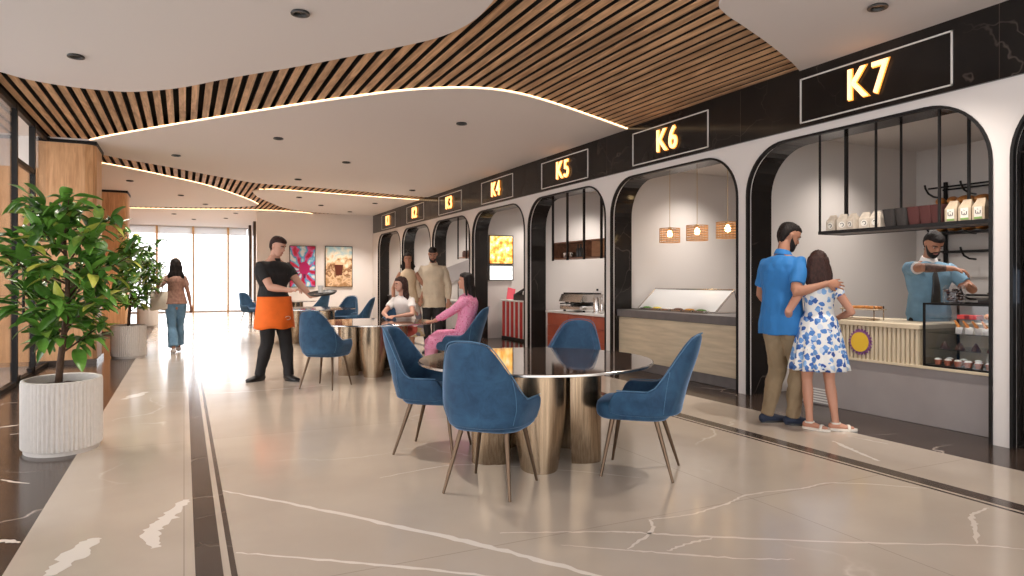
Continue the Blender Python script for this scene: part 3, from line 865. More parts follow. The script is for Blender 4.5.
def wrap_():
    t = thing('wrapped_pastry', '', 'pastry')
    g = G(); g.add([(-.03, -.025, 0), (.03, -.025, 0), (.03, .025, 0), (-.03, .025, 0), (-.018, -.035, .055), (.018, -.030, .045), (.02, .035, .06), (-.018, .03, .048)],
                   [(0, 3, 2, 1), (0, 1, 5, 4), (1, 2, 6, 5), (2, 3, 7, 6), (3, 0, 4, 7), (4, 5, 6, 7)]); g.build('paper', m_cream2, t)
    g = G(); g.chain([((0, 0, .03), .014, .014), ((0, .02, .07), .014, .014), ((.0, .045, .105), .008, .008)], seg=8); g.build('pastry', m_orange, t, smooth=True); return t
sp = [((WX(.14, .46-.075*k, .2965)), .4*(k % 3)) for k in range(6)]
many(wrap_, 'wrapped_pastry', 'pastry', 'orange pastries in white paper', sp, ['orange pastry in folded white paper on the middle glass shelf']*6)
def sbox():
    g = G(); g.box(-.05, .05, -.032, .032, 0, .035, b=.004); return g.build('pastry_box', m_redb, None)
sp = [((WX(.16, .44-.10*k, .4215)), 0) for k in range(2)]
many(sbox, 'pastry_box', 'box', 'red pastry boxes on the top glass shelf', sp, ['small red pastry box on the top glass shelf']*2)
def ybun():
    g = G(); g.ell((0, 0, .026), .04, .036, .026); return g.build('glazed_bun', m_orange, None, smooth=True)
sp = [((WX(.16, .24-.085*k, .4215)), 0) for k in range(3)]
many(ybun, 'glazed_bun', 'bun', 'glazed buns on the top glass shelf', sp, ['golden glazed bun on the top glass shelf']*3)

# wooden tray stand with small cakes on the counter
t = thing('tray_stand', 'small two-tier tray stand with pale rods on the counter beside the girl', 'stand', (6.1, 4.60, .885))
g = G()
for (x, y) in ((-.07, -.15), (.07, -.15), (-.07, .20), (.07, .20)): g.tube([(x, y, 0), (x, y, .14)], .005, 6)
g.build('rods', M['bronze'], t, smooth=True)
bx('tray', m_kraft, t, -.09, .09, -.17, .22, .10, .112); bx('tray', m_kraft, t, -.09, .09, -.10, .22, .004, .014)
def fing():
    g = G(); g.box(-.022, .022, -.06, .06, 0, .028, b=.01); return g.build('eclair', m_bread, None, smooth=True)
sp = [((6.06+.07*(k % 2), 4.50+.14*(k//2), .885+.1125), .1*k) for k in range(4)]
many(fing, 'eclair', 'pastry', 'long pastries on the tray stand', sp, ['long brown pastry on the upper tray of the counter stand']*4)

# hanging shelf
t = thing('hanging_shelf', 'black hanging shelf on thin posts at the top of the K7 arch', 'shelf', (0, 0, 0))
bx('shelf_board', mat('dark_shelf_wood', (.07, .04, .028), .4), t, 5.70, 6.02, 3.17, 4.79, 1.735, 1.755, b=.002)
g = G(); g.box(5.685, 5.70, 3.17, 4.79, 1.73, 1.762); g.box(6.02, 6.035, 3.17, 4.79, 1.73, 1.762); g.box(5.685, 6.035, 4.79, 4.805, 1.73, 1.762); g.build('shelf_edge', M['black'], t)
for (x, y, w_) in ((5.692, 4.79, .008), (5.692, 4.18, .008), (5.692, 3.60, .009), (6.028, 4.755, .014), (6.028, 4.17, .008), (6.028, 3.56, .010)):
    g = G(); g.box(x-w_, x+w_, y-w_, y+w_, 1.76, 2.95 if x > 5.9 else 2.72); g.build('post', M['black'], t)
def paperbag(body_m, W_, H_, label_disc=True):
    t = thing('paper_bag', '', 'bag')
    g = G(); a, b, h = W_/2, .045, H_
    g.add([(-b, -a, 0), (b, -a, 0), (b, a, 0), (-b, a, 0), (-b*1.05, -a*1.03, h*.62), (b*1.05, -a*1.03, h*.62), (b*1.05, a*1.03, h*.62), (-b*1.05, a*1.03, h*.62),
           (-.008, -a*.72, h*.93), (.008, -a*.72, h*.93), (.008, a*.72, h*.93), (-.008, a*.72, h*.93), (-.006, -a*.66, h), (.006, -a*.66, h), (.006, a*.66, h), (-.006, a*.66, h)],
          [(0, 3, 2, 1)]+[(i*4+k, i*4+(k+1) % 4, i*4+4+(k+1) % 4, i*4+4+k) for i in range(3) for k in range(4)]+[(12, 13, 14, 15)])
    g.build('bag_body', body_m, t)
    x = -b*1.06
    if label_disc:
        g = G(); g.prism([(W_*.32*math.cos(2*PI*k/20), h*.36+W_*.32*math.sin(2*PI*k/20)) for k in range(20)], x-.002, x, axis='x'); l = g.build('round_label', m_cream2, t)
        g = G(); g.tube([(x-.003, W_*.17*math.cos(q), h*.36+W_*.17*math.sin(q)) for q in [R_(20+22*k) for k in range(12)]], .003, 5); g.build('label_mark', M['blackp'], l)
    else:
        g = G(); g.box(x-.002, x, -a*.62, a*.62, h*.18, h*.62); l = g.build('square_label', m_cream2, t)
        g = G(); g.tube([(x-.003, a*.4, h*.48), (x-.003, a*.38, h*.34), (x-.003, a*.1, h*.31), (x-.003, 0, h*.40), (x-.003, -a*.1, h*.31), (x-.003, -a*.36, h*.33), (x-.003, -a*.38, h*.46)], .003, 5)
        g.tube([(x-.003, -a*.05, h*.50), (x-.003, a*.1, h*.52)], .0025, 5); g.build('label_mark', M['blackp'], l)
        g = G(); g.box(x-.0025, x-.0005, -a*.62, a*.62, h*.10, h*.18); g.build('green_strip', m_green, l)
    return t
m_pale = mat('cream_paper', (.66, .58, .48), .75, var=.12, vs=30)
b0 = paperbag(m_pale, .095, .165)
tag(b0, 'cream paper bag with round label, leftmost on the hanging shelf', 'bag', 'cream paper bags on the hanging shelf')
b0.location = (5.80, 4.72, 1.756)
for y, lab in ((4.60, 'cream paper bag with round label, second from the shelf\'s left end'), (4.49, 'cream paper bag with round label, third from the shelf\'s left end'),
               (4.36, 'cream paper bag with round label, second one left of the dark baskets'), (4.245, 'cream paper bag with round label, right beside the charcoal baskets')):
    dup(b0, (5.80+random.uniform(-.015, .015), y, 1.756), random.uniform(-.3, .3), lab)
def basket(m_, lab):
    t = tag(bpy.data.objects.new('basket', None), lab, 'basket', 'tapered baskets on the hanging shelf'); C.objects.link(t)
    rows = []
    for (k, z) in ((.72, 0), (.86, .06), (1.0, .155), (1.04, .165), (1.0, .160), (.92, .12), (.70, .012)):
        rows.append([(.085*k*math.copysign(abs(math.cos(a))**.5, math.cos(a)), .066*k*math.copysign(abs(math.sin(a))**.5, math.sin(a)), z) for a in [2*PI*q/28 for q in range(28)]])
    g = G(); g.grid(rows, wrap=True); g.f.append(tuple(reversed(range(28)))); g.f.append(tuple(6*28+q for q in range(28))); g.build('basket_body', m_, t, smooth=True, auto=40)
    g = G(); g.lathe([(.072, .14), (.076, .14), (.076, .155), (.072, .155)], 24, close=True); g.build('liner', m_, t)
    return t
k1 = basket(m_bask1, 'charcoal basket nearest the cream bags on the hanging shelf'); k1.location = (5.82, 4.10, 1.756)
dup(k1, (5.82, 3.985, 1.756), .05, 'charcoal basket beside the maroon ones on the hanging shelf')
k2 = basket(m_bask2, 'leftmost maroon basket, beside the charcoal ones'); k2.location = (5.82, 3.87, 1.756)
dup(k2, (5.82, 3.765, 1.756), .04, 'middle maroon basket on the hanging shelf'); dup(k2, (5.82, 3.665, 1.756), -.05, 'maroon basket next to the bags of cookies')
b1 = paperbag(m_kraft, .098, .185, False)
tag(b1, 'brown cookie bag with square label, nearest the maroon baskets', 'bag', 'brown cookie bags on the hanging shelf'); b1.location = (5.80, 3.545, 1.756)
for y, lab in ((3.435, 'brown cookie bag with square label, middle of the three'), (3.325, 'brown cookie bag with square label, at the right end of the hanging shelf')):
    dup(b1, (5.80, y, 1.756), random.uniform(-.1, .1), lab)

# wall rack with bread on the back wall
t = thing('bread_rack', 'black wall rack with curved hooks and bread shelves behind the barista', 'rack', (8.6, 4.42, 0))
for y in (.92, .30, -.45, -1.15): bx('upright', M['black'], t, -.05, -.02, y-.02, y+.02, .9, 2.50)
for z in (2.40, 2.165, 1.85, 1.62, 1.10):
    g = G(); g.box(-.33, -.315, -1.3, .95, z-.008, z+.012); g.box(-.05, -.035, -1.3, .95, z-.008, z+.012); g.box(-.33, -.03, -1.3, .95, z-.008, z-.004) if z in (2.165, 1.85, 1.10) else None
    g.build('shelf_rail', M['black'], t)
for z in (2.40, 1.93, 1.62, 1.14):
    for y in (.98, .55, .12, -.32, -.76, -1.2):
        g = G(); g.tube([(-.05, y, z-.09), (-.18, y, z-.085), (-.28, y, z-.05), (-.335, y, z+.01), (-.35, y, z+.05)], .012, 6); g.build('hook', M['black'], t, smooth=True)
def loaf():
    g = G(); g.chain([((0, -.10, .04), .03, .028), ((.01, -.05, .045), .045, .042), ((.015, 0, .05), .048, .045), ((.01, .05, .045), .045, .042), ((0, .10, .04), .03, .028)], seg=10)
    g.xf(Matrix.Scale(1.15, 4)); return g.build('bread_loaf', m_bread, None, smooth=True)
sp = []; rr = random.Random(8); lab = []
for z, nn_, l_ in ((2.18, 11, 'golden loaf on the upper bread shelf behind the hanging bags'), (1.865, 13, 'golden loaf on the bread shelf just under the hanging shelf')):
    for k in range(nn_): sp.append(((8.38+rr.uniform(-.04, .04), 5.25-k*.155, z), rr.uniform(1.1, 2.0))); lab.append(l_)
many(loaf, 'bread_loaf', 'bread', 'golden loaves on the wall rack', sp, lab)

# jar and small grinder by the barista
t = thing('cookie_jar', 'clear glass jar of brown cookies on the display case in front of the barista', 'jar', (6.02, 3.68, 1.08))
g = G(); g.lathe([(.0, 0), (.075, 0), (.085, .02), (.085, .13), (.070, .155), (.066, .155), (.081, .125), (.081, .02), (0, .008)], 28); g.build('glass_body', m_jar, t, smooth=True, auto=50)
g = G()
for k in range(16): g.ell((.045*math.cos(k*2.4)*((k % 3)/2+.2), .045*math.sin(k*2.4)*((k % 3)/2+.2), .025+.006*k), .026, .024, .014, seg=8, rings=5)
g.build('cookies', m_choc, t, smooth=True)
t = thing('coffee_grinder', 'small dark countertop grinder right of the cookie jar', 'machine', (6.14, 3.42, 1.08))
bx('grinder_base', M['blackp'], t, -.06, .06, -.10, .10, 0, .03); g = G(); g.lathe([(.04, .03), (.04, .07), (.055, .09), (.03, .10), (0, .10)], 20); g.build('hopper', m_choc, t, smooth=True, auto=40)
g = G(); g.tube([(0, 0, .08), (0, -.10, .085)], .012, 8); g.build('handle', M['black'], t, smooth=True)

# ------------------------------------------------------------------ stall K6: salad counter, pendants
m_trav = mat('travertine', (.55, .46, .33), .5, var=.16, vs=3, stretch=(1, .6, 6), bump=.1, bs=30)
m_stone = mat('dark_stone', (.13, .12, .12), .4, var=.12, vs=8)
t = thing('stone_counter', 'long pale travertine counter with dark stone top and plinth in stall K6', 'counter', (5.80, 5.885, 0))
bx('plinth', m_stone, t, .0, .7, 0, 2.52, 0, .13, b=.004); bx('front_panel', m_trav, t, -.015, .7, 0, 2.52, .13, .745, b=.004); bx('stone_top', m_stone, t, -.05, .75, 0, 2.52, .745, .85, b=.006)
t = thing('sneeze_guard_case', 'slanted glass case with salad trays on the stone counter', 'display case', (0, 0, .85))
YA_, YB_ = 6.72, 8.36
g = G()
P = [(6.10, YB_, .01), (6.42, YB_+.0, .30), (6.42, YA_, .30), (6.10, YA_, .01)]
for a, b_ in zip(P, P[1:]+P[:1]): g.tube([a, b_], .011, 6)
for y in (YA_, YB_): g.tube([(6.42, y, .30), (6.5, y, .01)], .011, 6); g.tube([(6.10, y, .01), (6.5, y, .01)], .011, 6)
g.build('case_frame', M['chrome'], t)
g = G(); g.add([V(p)+V((-.002, 0, 0)) for p in P]+[V(p)+V((.004, 0, 0)) for p in P], [(0, 1, 2, 3), (7, 6, 5, 4), (0, 4, 5, 1), (1, 5, 6, 2), (2, 6, 7, 3), (3, 7, 4, 0)])
g.build('slanted_panel', mat('frosted_panel', (.75, .76, .76), .25), t)
bx('tray_bed', M['chrome'], t, 5.98, 6.10, YA_, YB_, .0, .012)
foods = [('green salad leaves', (.10, .32, .03)), ('yellow sweetcorn', (.80, .55, .05)), ('white cheese cubes', (.8, .76, .66)), ('brown mushrooms', (.16, .07, .04)), ('orange carrot', (.75, .33, .04)), ('green salad leaves', (.12, .28, .05))]
p0 = None
for k, (lab, c_) in enumerate(foods):
    y = YB_-.30-k*.23
    tt = thing('food_tray', 'small steel tray of %s on the stone counter, %s in the row' % (lab, ['first', 'second', 'third', 'fourth', 'fifth', 'last'][k]), 'tray', (6.04, y, .862), 0, 'salad trays under the slanted panel')
    g = G(); g.box(-.05, .05, -.10, .10, 0, .02, b=.003); g.build('pan', M['chrome'], tt)
    g = G(); g.ell((0, 0, .018), .044, .09, .022); g.build('food', mat('food_'+str(k), c_, .6, var=.5, vs=40, bump=.6, bs=80), tt, smooth=True)
def pendant():
    t = thing('pendant_lamp', '', 'pendant lamp')
    g = G(); g.tube([(0, 0, .10), (0, 0, .97)], .004, 6); g.build('cord', m_bronzeish, t)
    g = G(); g.lathe([(.028, .09), (.028, .115), (.02, .12)], 12); g.build('cap', m_bronzeish, t)
    g = G()
    for z in [-.10+.2*k/6 for k in range(7)]: g.lathe([(.143, z-.006), (.149, z-.006), (.149, z+.006), (.143, z+.006)], 32, close=True)
    for k in range(20):
        a = 2*PI*k/20; g.tube([(.146*math.cos(a), .146*math.sin(a), -.10), (.146*math.cos(a), .146*math.sin(a), .10)], .003, 5)
    for k in range(3):
        a = 2*PI*k/3; g.tube([(0, 0, .095), (.146*math.cos(a), .146*math.sin(a), .095)], .003, 5)
    g.build('lamp_shade', m_rattan, t)
    g = G(); g.ell((0, 0, .02), .038, .038, .052); g.build('bulb', m_bulb, t, smooth=True); return t
m_bronzeish = mat('pendant_brass', (.45, .30, .14), .4, .6); m_rattan = mat('rattan', (.50, .26, .10), .6); m_bulb = emis('bulb_glow', (1, .68, .32), 12)
sp = [((6.4, 8.0, 1.93), 0), ((6.4, 7.41, 1.93), 0), ((6.4, 6.82, 1.93), 0)]
many(pendant, 'pendant_lamp', 'pendant lamp', 'woven pendants over the stone counter', sp,
     ['leftmost of the three lit woven drum pendants in stall K6', 'middle of the three lit woven drum pendants in stall K6', 'right one of the three lit woven drum pendants in stall K6'])

# ------------------------------------------------------------------ stall K5: coffee
m_brick = mat('red_brown_laminate', (.40, .085, .045), .45, var=.08, vs=6)
t = thing('coffee_counter', 'red-brown drawer counter with a white worktop in stall K5', 'counter', (5.92, 8.60, 0))
bx('body', m_brick, t, .02, .62, 0, 2.27, .06, .70); bx('worktop', m_wht, t, -.03, .65, 0, 2.27, .70, .735, b=.004); bx('toe_kick', M['blackp'], t, .05, .6, 0, 2.27, 0, .06)
for j in range(3):
    for k in range(3):
        bx('drawer', m_brick, t, 0, .02, .02+k*.75, .75+k*.75, .075+j*.207, .272+j*.207)
t = thing('espresso_machine', 'chrome espresso machine on the white worktop of the coffee counter', 'coffee machine', (6.2, 10.15, .735))
bx('base', M['chrome'], t, -.22, .22, -.36, .36, .03, .10, b=.01); bx('back_body', M['blackp'], t, -.02, .22, -.34, .34, .10, .20, b=.01)
g = G(); g.prism([(-.24, .17), (-.18, .30), (.22, .30), (.22, .17)], -.36, .36, axis='y'); g.build('upper_housing', M['chrome'], t)
bx('cup_rail', M['black'], t, -.16, .2, -.33, .33, .30, .325)
for y in (-.32, .32): g = G(); g.cone((-.14, y, 0), (-.14, y, .03), .025, .02); g.cone((.16, y, 0), (.16, y, .03), .025, .02); g.build('foot', M['black'], t)
for y in (-.2, .0, .2):
    g = G(); g.lathe([(.03, .135), (.035, .17)], 14, c=(-.16, y, 0)); g.tube([(-.16, y, .145), (-.30, y, .135)], .012, 8); g.build('group_head', M['black'], t, smooth=True, auto=40)
t = thing('grinder', 'tall steel coffee grinder right of the espresso machine', 'grinder', (6.15, 9.55, .735))
g = G(); g.lathe([(.085, 0), (.085, .02), (.07, .03), (.07, .24), (.06, .26), (0, .26)], 24); g.build('body', M['chrome'], t, smooth=True, auto=40)
g = G(); g.lathe([(.05, .26), (.075, .34), (.075, .36), (0, .37)], 24); g.build('hopper', m_jar, t, smooth=True, auto=40)
g = G(); g.tube([(0, 0, .37), (0, 0, .40)], .018, 8); g.build('knob', M['black'], t)
def bottle():
    g = G(); g.lathe([(.0, 0), (.032, 0), (.034, .01), (.034, .15), (.026, .18), (.012, .205), (.012, .25), (.015, .25), (.015, .262), (0, .262)], 18); return g.build('syrup_bottle', M['chrome'], None, smooth=True, auto=40)
many(bottle, 'syrup_bottle', 'bottle', 'steel flasks beside the grinder', [((6.12, 9.36, .735), 0), ((6.2, 9.26, .735), 0), ((6.1, 9.18, .735), 0)],
     ['steel flask nearest the coffee grinder', 'steel flask standing behind the other two flasks', 'steel flask farthest right on the coffee counter'])
t = thing('box_shelf', 'brown wooden box shelf hung on four black posts in stall K5', 'shelf', (5.95, 8.60, 0))
m_shw = wood('shelf_walnut', (.12, .05, .028), (.25, .115, .065), (5, .6, 5))
g = G(); g.box(0, .28, 0, 2.08, 1.64, 1.665); g.box(0, .28, 0, 2.08, 1.92, 1.94); g.box(0, .28, 2.06, 2.08, 1.66, 1.92); g.box(.26, .28, 0, 2.06, 1.66, 1.92); g.box(0, .28, .98, 1.0, 1.66, 1.92)
g.build('shelf_box', m_shw, t); bx('back_panel', wood('light_walnut', (.30, .15, .08), (.42, .22, .12), (5, .6, 5)), t, .10, .12, .02, .97, 1.665, 1.92, b=0)
for y in (2.07, 1.56, 1.02, .50, .03): g = G(); g.box(-.03, -.0, y-.018, y+.018, 1.62, 2.95); g.build('post', M['black'], t)
def wine():
    g = G(); g.lathe([(.0, 0), (.034, 0), (.036, .01), (.036, .13), (.014, .17), (.013, .225), (0, .226)], 16); return g.build('dark_bottle', M['blackp'], None, smooth=True, auto=40)
many(wine, 'dark_bottle', 'bottle', 'dark bottles in the box shelf', [((6.06, 10.02-.095*k, 1.666), 0) for k in range(4)], ['small dark bottle standing in the box shelf of stall K5']*4)
def cuppy():
    g = G(); g.lathe([(.0, 0), (.05, 0), (.07, .09), (.065, .09), (.045, .01), (0, .01)], 20); return g.build('steel_bowl', M['chrome'], None, smooth=True, auto=40)
many(cuppy, 'steel_bowl', 'bowl', 'steel bowls in the box shelf', [((6.08, 10.45, 1.666), 0), ((6.1, 10.27, 1.666), 0)], ['steel bowl at the left end inside the box shelf', 'steel bowl next to the dark bottles in the box shelf'])
t = thing('wall_socket_rail', 'small grey socket rail on the wall above the coffee counter', 'rail', (6.9, 8.551, 1.16)); bx('plate', m_grey, t, -.14, .14, 0, .012, -.02, .02)

# ------------------------------------------------------------------ stall K4: popcorn, light boxes
t = thing('popcorn_counter', 'white counter with red and white vertical stripes in stall K4', 'counter', (6.30, 11.25, 0))
bx('body', m_wht, t, .015, .55, 0, 2.05, .06, .82); bx('worktop', m_wht, t, -.03, .58, -.0, 2.4, .82, .85, b=.004); bx('side_body', m_wht, t, .02, .55, 2.05, 2.38, .06, .82); bx('toe_kick', M['blackp'], t, -.01, .5, 0, 2.38, .0, .055)
for k in range(11): bx('red_stripe', m_red, t, 0, .015, 2.26-k*.215, 2.36-k*.215, .06, .82, b=0)
def menu_m(name, cols, es, sc_):
    m, t_, b = nt(name)
    vo = node(t_, 'ShaderNodeTexNoise', i_Scale=sc_, i_Detail=3); t_.links.new(coords(t_), vo.inputs['Vector'])
    r = ramp(t_, vo.outputs[0], cols); t_.links.new(r.outputs[0], b.inputs['Base Color']); t_.links.new(r.outputs[0], b.inputs['Emission Color']); b.inputs['Emission Strength'].default_value = es
    b.inputs['Roughness'].default_value = .2; return m
def poster(name, label, cat, x0, x1, z0, z1, y, pm, group=None, d=.04, fw=.018, fm=None):
    t = thing(name, label, cat, ((x0+x1)/2, y, (z0+z1)/2), 0, group); w, h = (x1-x0)/2, (z1-z0)/2
    g = G(); g.box(-w, w, -d, 0, h-fw, h); g.box(-w, w, -d, 0, -h, -h+fw); g.box(-w, -w+fw, -d, 0, -h, h); g.box(w-fw, w, -d, 0, -h, h); g.build('frame', fm or M['black'], t)
    bx('picture', pm, t, -w+fw, w-fw, -d+.008, -.004, -h+fw, h-fw, b=0); return t
poster('menu_light_box', 'glowing yellow menu light box with food pictures on the wall of stall K4', 'light box', 6.04, 6.63, 1.63, 2.27, 13.775,
       menu_m('menu_food', [(.35, (.75, .22, .04)), (.45, (1, .50, .08)), (.55, (1, .72, .25)), (.66, (1, .9, .65))], .75, 9))
poster('menu_light_box', 'white text light box below the yellow one in stall K4', 'light box', 6.04, 6.63, 1.27, 1.61, 13.775,
       menu_m('menu_text', [(.4, (.75, .8, .8)), (.5, (1, 1, .97)), (.7, (1, .98, .9))], .9, 14))
t = thing('snack_box', 'open black tilted snack box full of white bags on the striped counter', 'box', (6.55, 12.85, .85))
g = G(); g.prism([(-.2, 0), (.2, 0), (.2, .34), (.17, .34), (.17, .03), (-.17, .03), (-.17, .12), (-.2, .12)], -.28, .28, axis='y'); g.build('box_shell', M['blackp'], t)
for q_ in (.28, -.30): g = G(); g.prism([(-.2, .0), (.2, .0), (.2, .34), (-.2, .12)], q_, q_+.02, axis='y'); g.build('side_panel', M['blackp'], t)
for k in range(6):
    g = G(); g.ell((.08*(k % 2), -.18+.075*k, .14+.05*(k % 2)), .07, .07, .08, seg=10, rings=6); g.build('snack_bag', m_wht, t, smooth=True)
t = thing('menu_stand', 'small pink and red card leaning on the white counter in stall K4', 'card', (6.40, 13.42, .85))
g = G(); g.box(-.09, .09, -.008, .008, 0, .26, m=Matrix.Rotation(R_(-12), 4, 'X') @ Matrix.Rotation(R_(14), 4, 'Y')); g.build('card', mat('pink_card', (.75, .10, .14), .5), t)
bx('foot', m_wht, t, -.06, .06, -.06, .06, 0, .008)

# ------------------------------------------------------------------ stalls K3, K2, K1
t = thing('wire_shelf', 'small black framed hanging shelf of jars in stall K3', 'shelf', (5.95, 13.95, 0))
bx('shelf_board', m_shw, t, 0, .3, 0, 1.45, 1.80, 1.82); 
for (x, y) in ((0, 1.44), (.29, 1.44), (0, .9), (.29, .9), (0, .35)): g = G(); g.box(x-.014, x+.014, y-.014, y+.014, 1.78, 2.95); g.build('post', M['black'], t)
def jar3():
    g = G(); g.lathe([(0, 0), (.055, 0), (.06, .02), (.06, .12), (.045, .14), (.045, .16), (0, .16)], 16); return g.build('brown_jar', m_choc, None, smooth=True, auto=40)
many(jar3, 'brown_jar', 'jar', 'brown jars on the shelf of stall K3', [((6.08, 15.28-.16*k, 1.821), 0) for k in range(7)], ['small brown jar on the hanging shelf of stall K3']*7)
def counter(name, label, y0, y1, x0, m1, m2, zt=.85):
    t = thing(name, label, 'counter', (x0, y0, 0)); bx('body', m1, t, .02, .6, 0, y1-y0, .06, zt-.04); bx('worktop', m2, t, -.02, .62, 0, y1-y0, zt-.04, zt, b=.004); bx('toe_kick', M['blackp'], t, .05, .55, 0, y1-y0, 0, .06); return t
counter('service_counter', 'pale grey counter in stall K3 behind the woman in pink', 13.92, 16.42, 6.15, mat('pale_grey_panel', (.55, .52, .50), .5), m_wht, .78)
counter('service_counter', 'white counter in stall K2 behind the standing couple', 16.6, 19.08, 6.2, mat('k2_panel', (.60, .57, .54), .5), m_wht)
counter('service_counter', 'dark counter with grey top in the farthest stall K1', 19.26, 21.76, 5.98, mat('k1_panel', (.05, .045, .045), .4), m_stone, .80)
t = thing('chilled_cabinet', 'small glass-fronted food cabinet standing on the K3 counter', 'display case', (6.3, 15.7, .78))
g = G()
for (x, y) in ((0, 0), (.38, 0), (0, .6), (.38, .6)): g.box(x, x+.02, y, y+.02, 0, .45)
for z in (0, .43): g.box(0, .4, 0, .62, z, z+.02)
g.build('case_frame', M['black'], t)
bx('glass_front', m_glass, t, .002, .006, .02, .6, .02, .43, b=0)
for k in range(4): g = G(); g.ell((.2, .1+.14*k, .05), .05, .05, .04, seg=10, rings=6); g.build('pastry', m_bread, t, smooth=True)
t = thing('price_board', 'pale slanted menu board above the counter in stall K3', 'board', (6.5, 16.42, 1.55)); g = G(); g.box(-.45, .45, -.02, 0, -.2, .2, m=Matrix.Rotation(R_(-20), 4, 'Y')); g.build('board', m_grey, t)
t = thing('wall_lamp', 'small lit wooden lantern hanging in the farthest stall K1', 'pendant lamp', (6.4, 21.2, 1.90))
g = G(); g.tube([(0, 0, .12), (0, 0, 1.05)], .005, 6); g.build('cord', M['black'], t); g = G()
for z in (-.12, -.06, 0, .06, .12): g.lathe([(.16, z-.01), (.168, z-.01), (.168, z+.01), (.16, z+.01)], 20, close=True)
g.build('lamp_shade', m_rattan, t); g = G(); g.ell((0, 0, 0), .05, .05, .06); g.build('bulb', m_bulb, t, smooth=True)

# ------------------------------------------------------------------ cold cabinet in the right-most arch
t = thing('drinks_cabinet', 'tall dark glass-fronted cabinet of drinks in the arch at the right edge', 'cabinet', (5.80, .50, 0))
bx('carcass', M['black'], t, .08, .75, 0, 2.52, 0, 2.62); bx('glass_door', mat('dark_glass', (.02, .02, .022), .05), t, .0, .03, .02, 2.50, .04, 2.60, b=.003)
for k in range(3): bx('door_frame', M['black'], t, -.015, .0, .02+k*.83, .05+k*.83, .04, 2.60, b=0)
bx('lit_panel', mat('price_strip', (.35, .42, .5), .4, emit=(.5, .65, .9), es=.35), t, -.012, -.001, 1.72, 2.50, 1.10, 1.36, b=0)
bx('strip_rail', M['black'], t, -.02, -.0, .03, 2.5, 1.36, 1.40, b=0)

# ------------------------------------------------------------------ framed posters on the far wall
def burst():
    m, t_, b = nt('poster_burst')
    co = coords(t_, kind='Object'); sep = node(t_, 'ShaderNodeSeparateXYZ'); t_.links.new(co, sep.inputs[0])
    at = node(t_, 'ShaderNodeMath', operation='ARCTAN2'); ad = node(t_, 'ShaderNodeMath', operation='ADD'); ad.inputs[1].default_value = .12
    t_.links.new(sep.outputs['Z'], ad.inputs[0]); t_.links.new(ad.outputs[0], at.inputs[0]); t_.links.new(sep.outputs['X'], at.inputs[1])
    mu = node(t_, 'ShaderNodeMath', operation='MULTIPLY'); mu.inputs[1].default_value = 9; t_.links.new(at.outputs[0], mu.inputs[0])
    si = node(t_, 'ShaderNodeMath', operation='SINE'); t_.links.new(mu.outputs[0], si.inputs[0])
    n = node(t_, 'ShaderNodeTexNoise', i_Scale=5.0, i_Detail=3); t_.links.new(co, n.inputs['Vector'])
    a2 = node(t_, 'ShaderNodeMath', operation='MULTIPLY_ADD'); a2.inputs[1].default_value = .22; t_.links.new(si.outputs[0], a2.inputs[0]); t_.links.new(n.outputs[0], a2.inputs[2])
    r = ramp(t_, a2.outputs[0], [(.28, (.55, .02, .06)), (.42, (.75, .12, .35)), (.52, (.10, .35, .75)), (.62, (.25, .65, .9)), (.74, (.9, .9, .95))])
    t_.links.new(r.outputs[0], b.inputs['Base Color']); b.inputs['Roughness'].default_value = .25
    return m
t = poster('framed_poster', 'framed poster with a red, white and blue burst around a pink bulb, behind the waiter', 'poster', 3.00, 3.80, 1.05, 2.37, 22.49, burst())
g = G(); g.ell((.05, -.036, -.06), .17, .006, .21); c_ = g.build('bulb_motif', mat('magenta_print', (.55, .02, .16), .3), t, smooth=True)
g = G(); g.box(.02, .09, -.042, -.030, -.38, -.24); g.build('bulb_stem', mat('plum_print', (.20, .01, .10), .3), t)
def streetm():
    m, t_, b = nt('poster_drink')
    co = coords(t_); sep = node(t_, 'ShaderNodeSeparateXYZ'); t_.links.new(co, sep.inputs[0])
    n = node(t_, 'ShaderNodeTexNoise', i_Scale=6.0, i_Detail=4); t_.links.new(co, n.inputs['Vector'])
    a2 = node(t_, 'ShaderNodeMath', operation='MULTIPLY_ADD'); a2.inputs[1].default_value = .55; t_.links.new(sep.outputs['Z'], a2.inputs[0]); t_.links.new(n.outputs[0], a2.inputs[2])
    r = ramp(t_, a2.outputs[0], [(.12, (.45, .25, .12)), (.28, (.85, .6, .38)), (.42, (.22, .09, .04)), (.55, (.75, .5, .28)), (.68, (.9, .8, .62)), (.9, (.40, .62, .68))])
    t_.links.new(r.outputs[0], b.inputs['Base Color']); b.inputs['Roughness'].default_value = .25
    return m
t = poster('framed_poster', 'framed poster of a dark iced drink in a sunny street, right of the burst poster', 'poster', 4.10, 4.98, 1.05, 2.38, 22.49, streetm())
g = G(); g.prism([(-.10, -.28), (.10, -.28), (.14, .06), (-.14, .06)], -.040, -.031, axis='y'); g.build('drink_motif', mat('drink_print', (.12, .03, .015), .3), t)
g = G(); g.prism([(-.13, .06), (.13, .06), (.09, .15), (-.09, .15)], -.040, -.031, axis='y'); g.build('foam_motif', mat('foam_print', (.75, .5, .3), .3), t)
# ------------------------------------------------------------------ people
TH = math.atan2(328, 683); FW = V((math.sin(TH), math.cos(TH), 0)); RT = V((math.cos(TH), -math.sin(TH), 0))

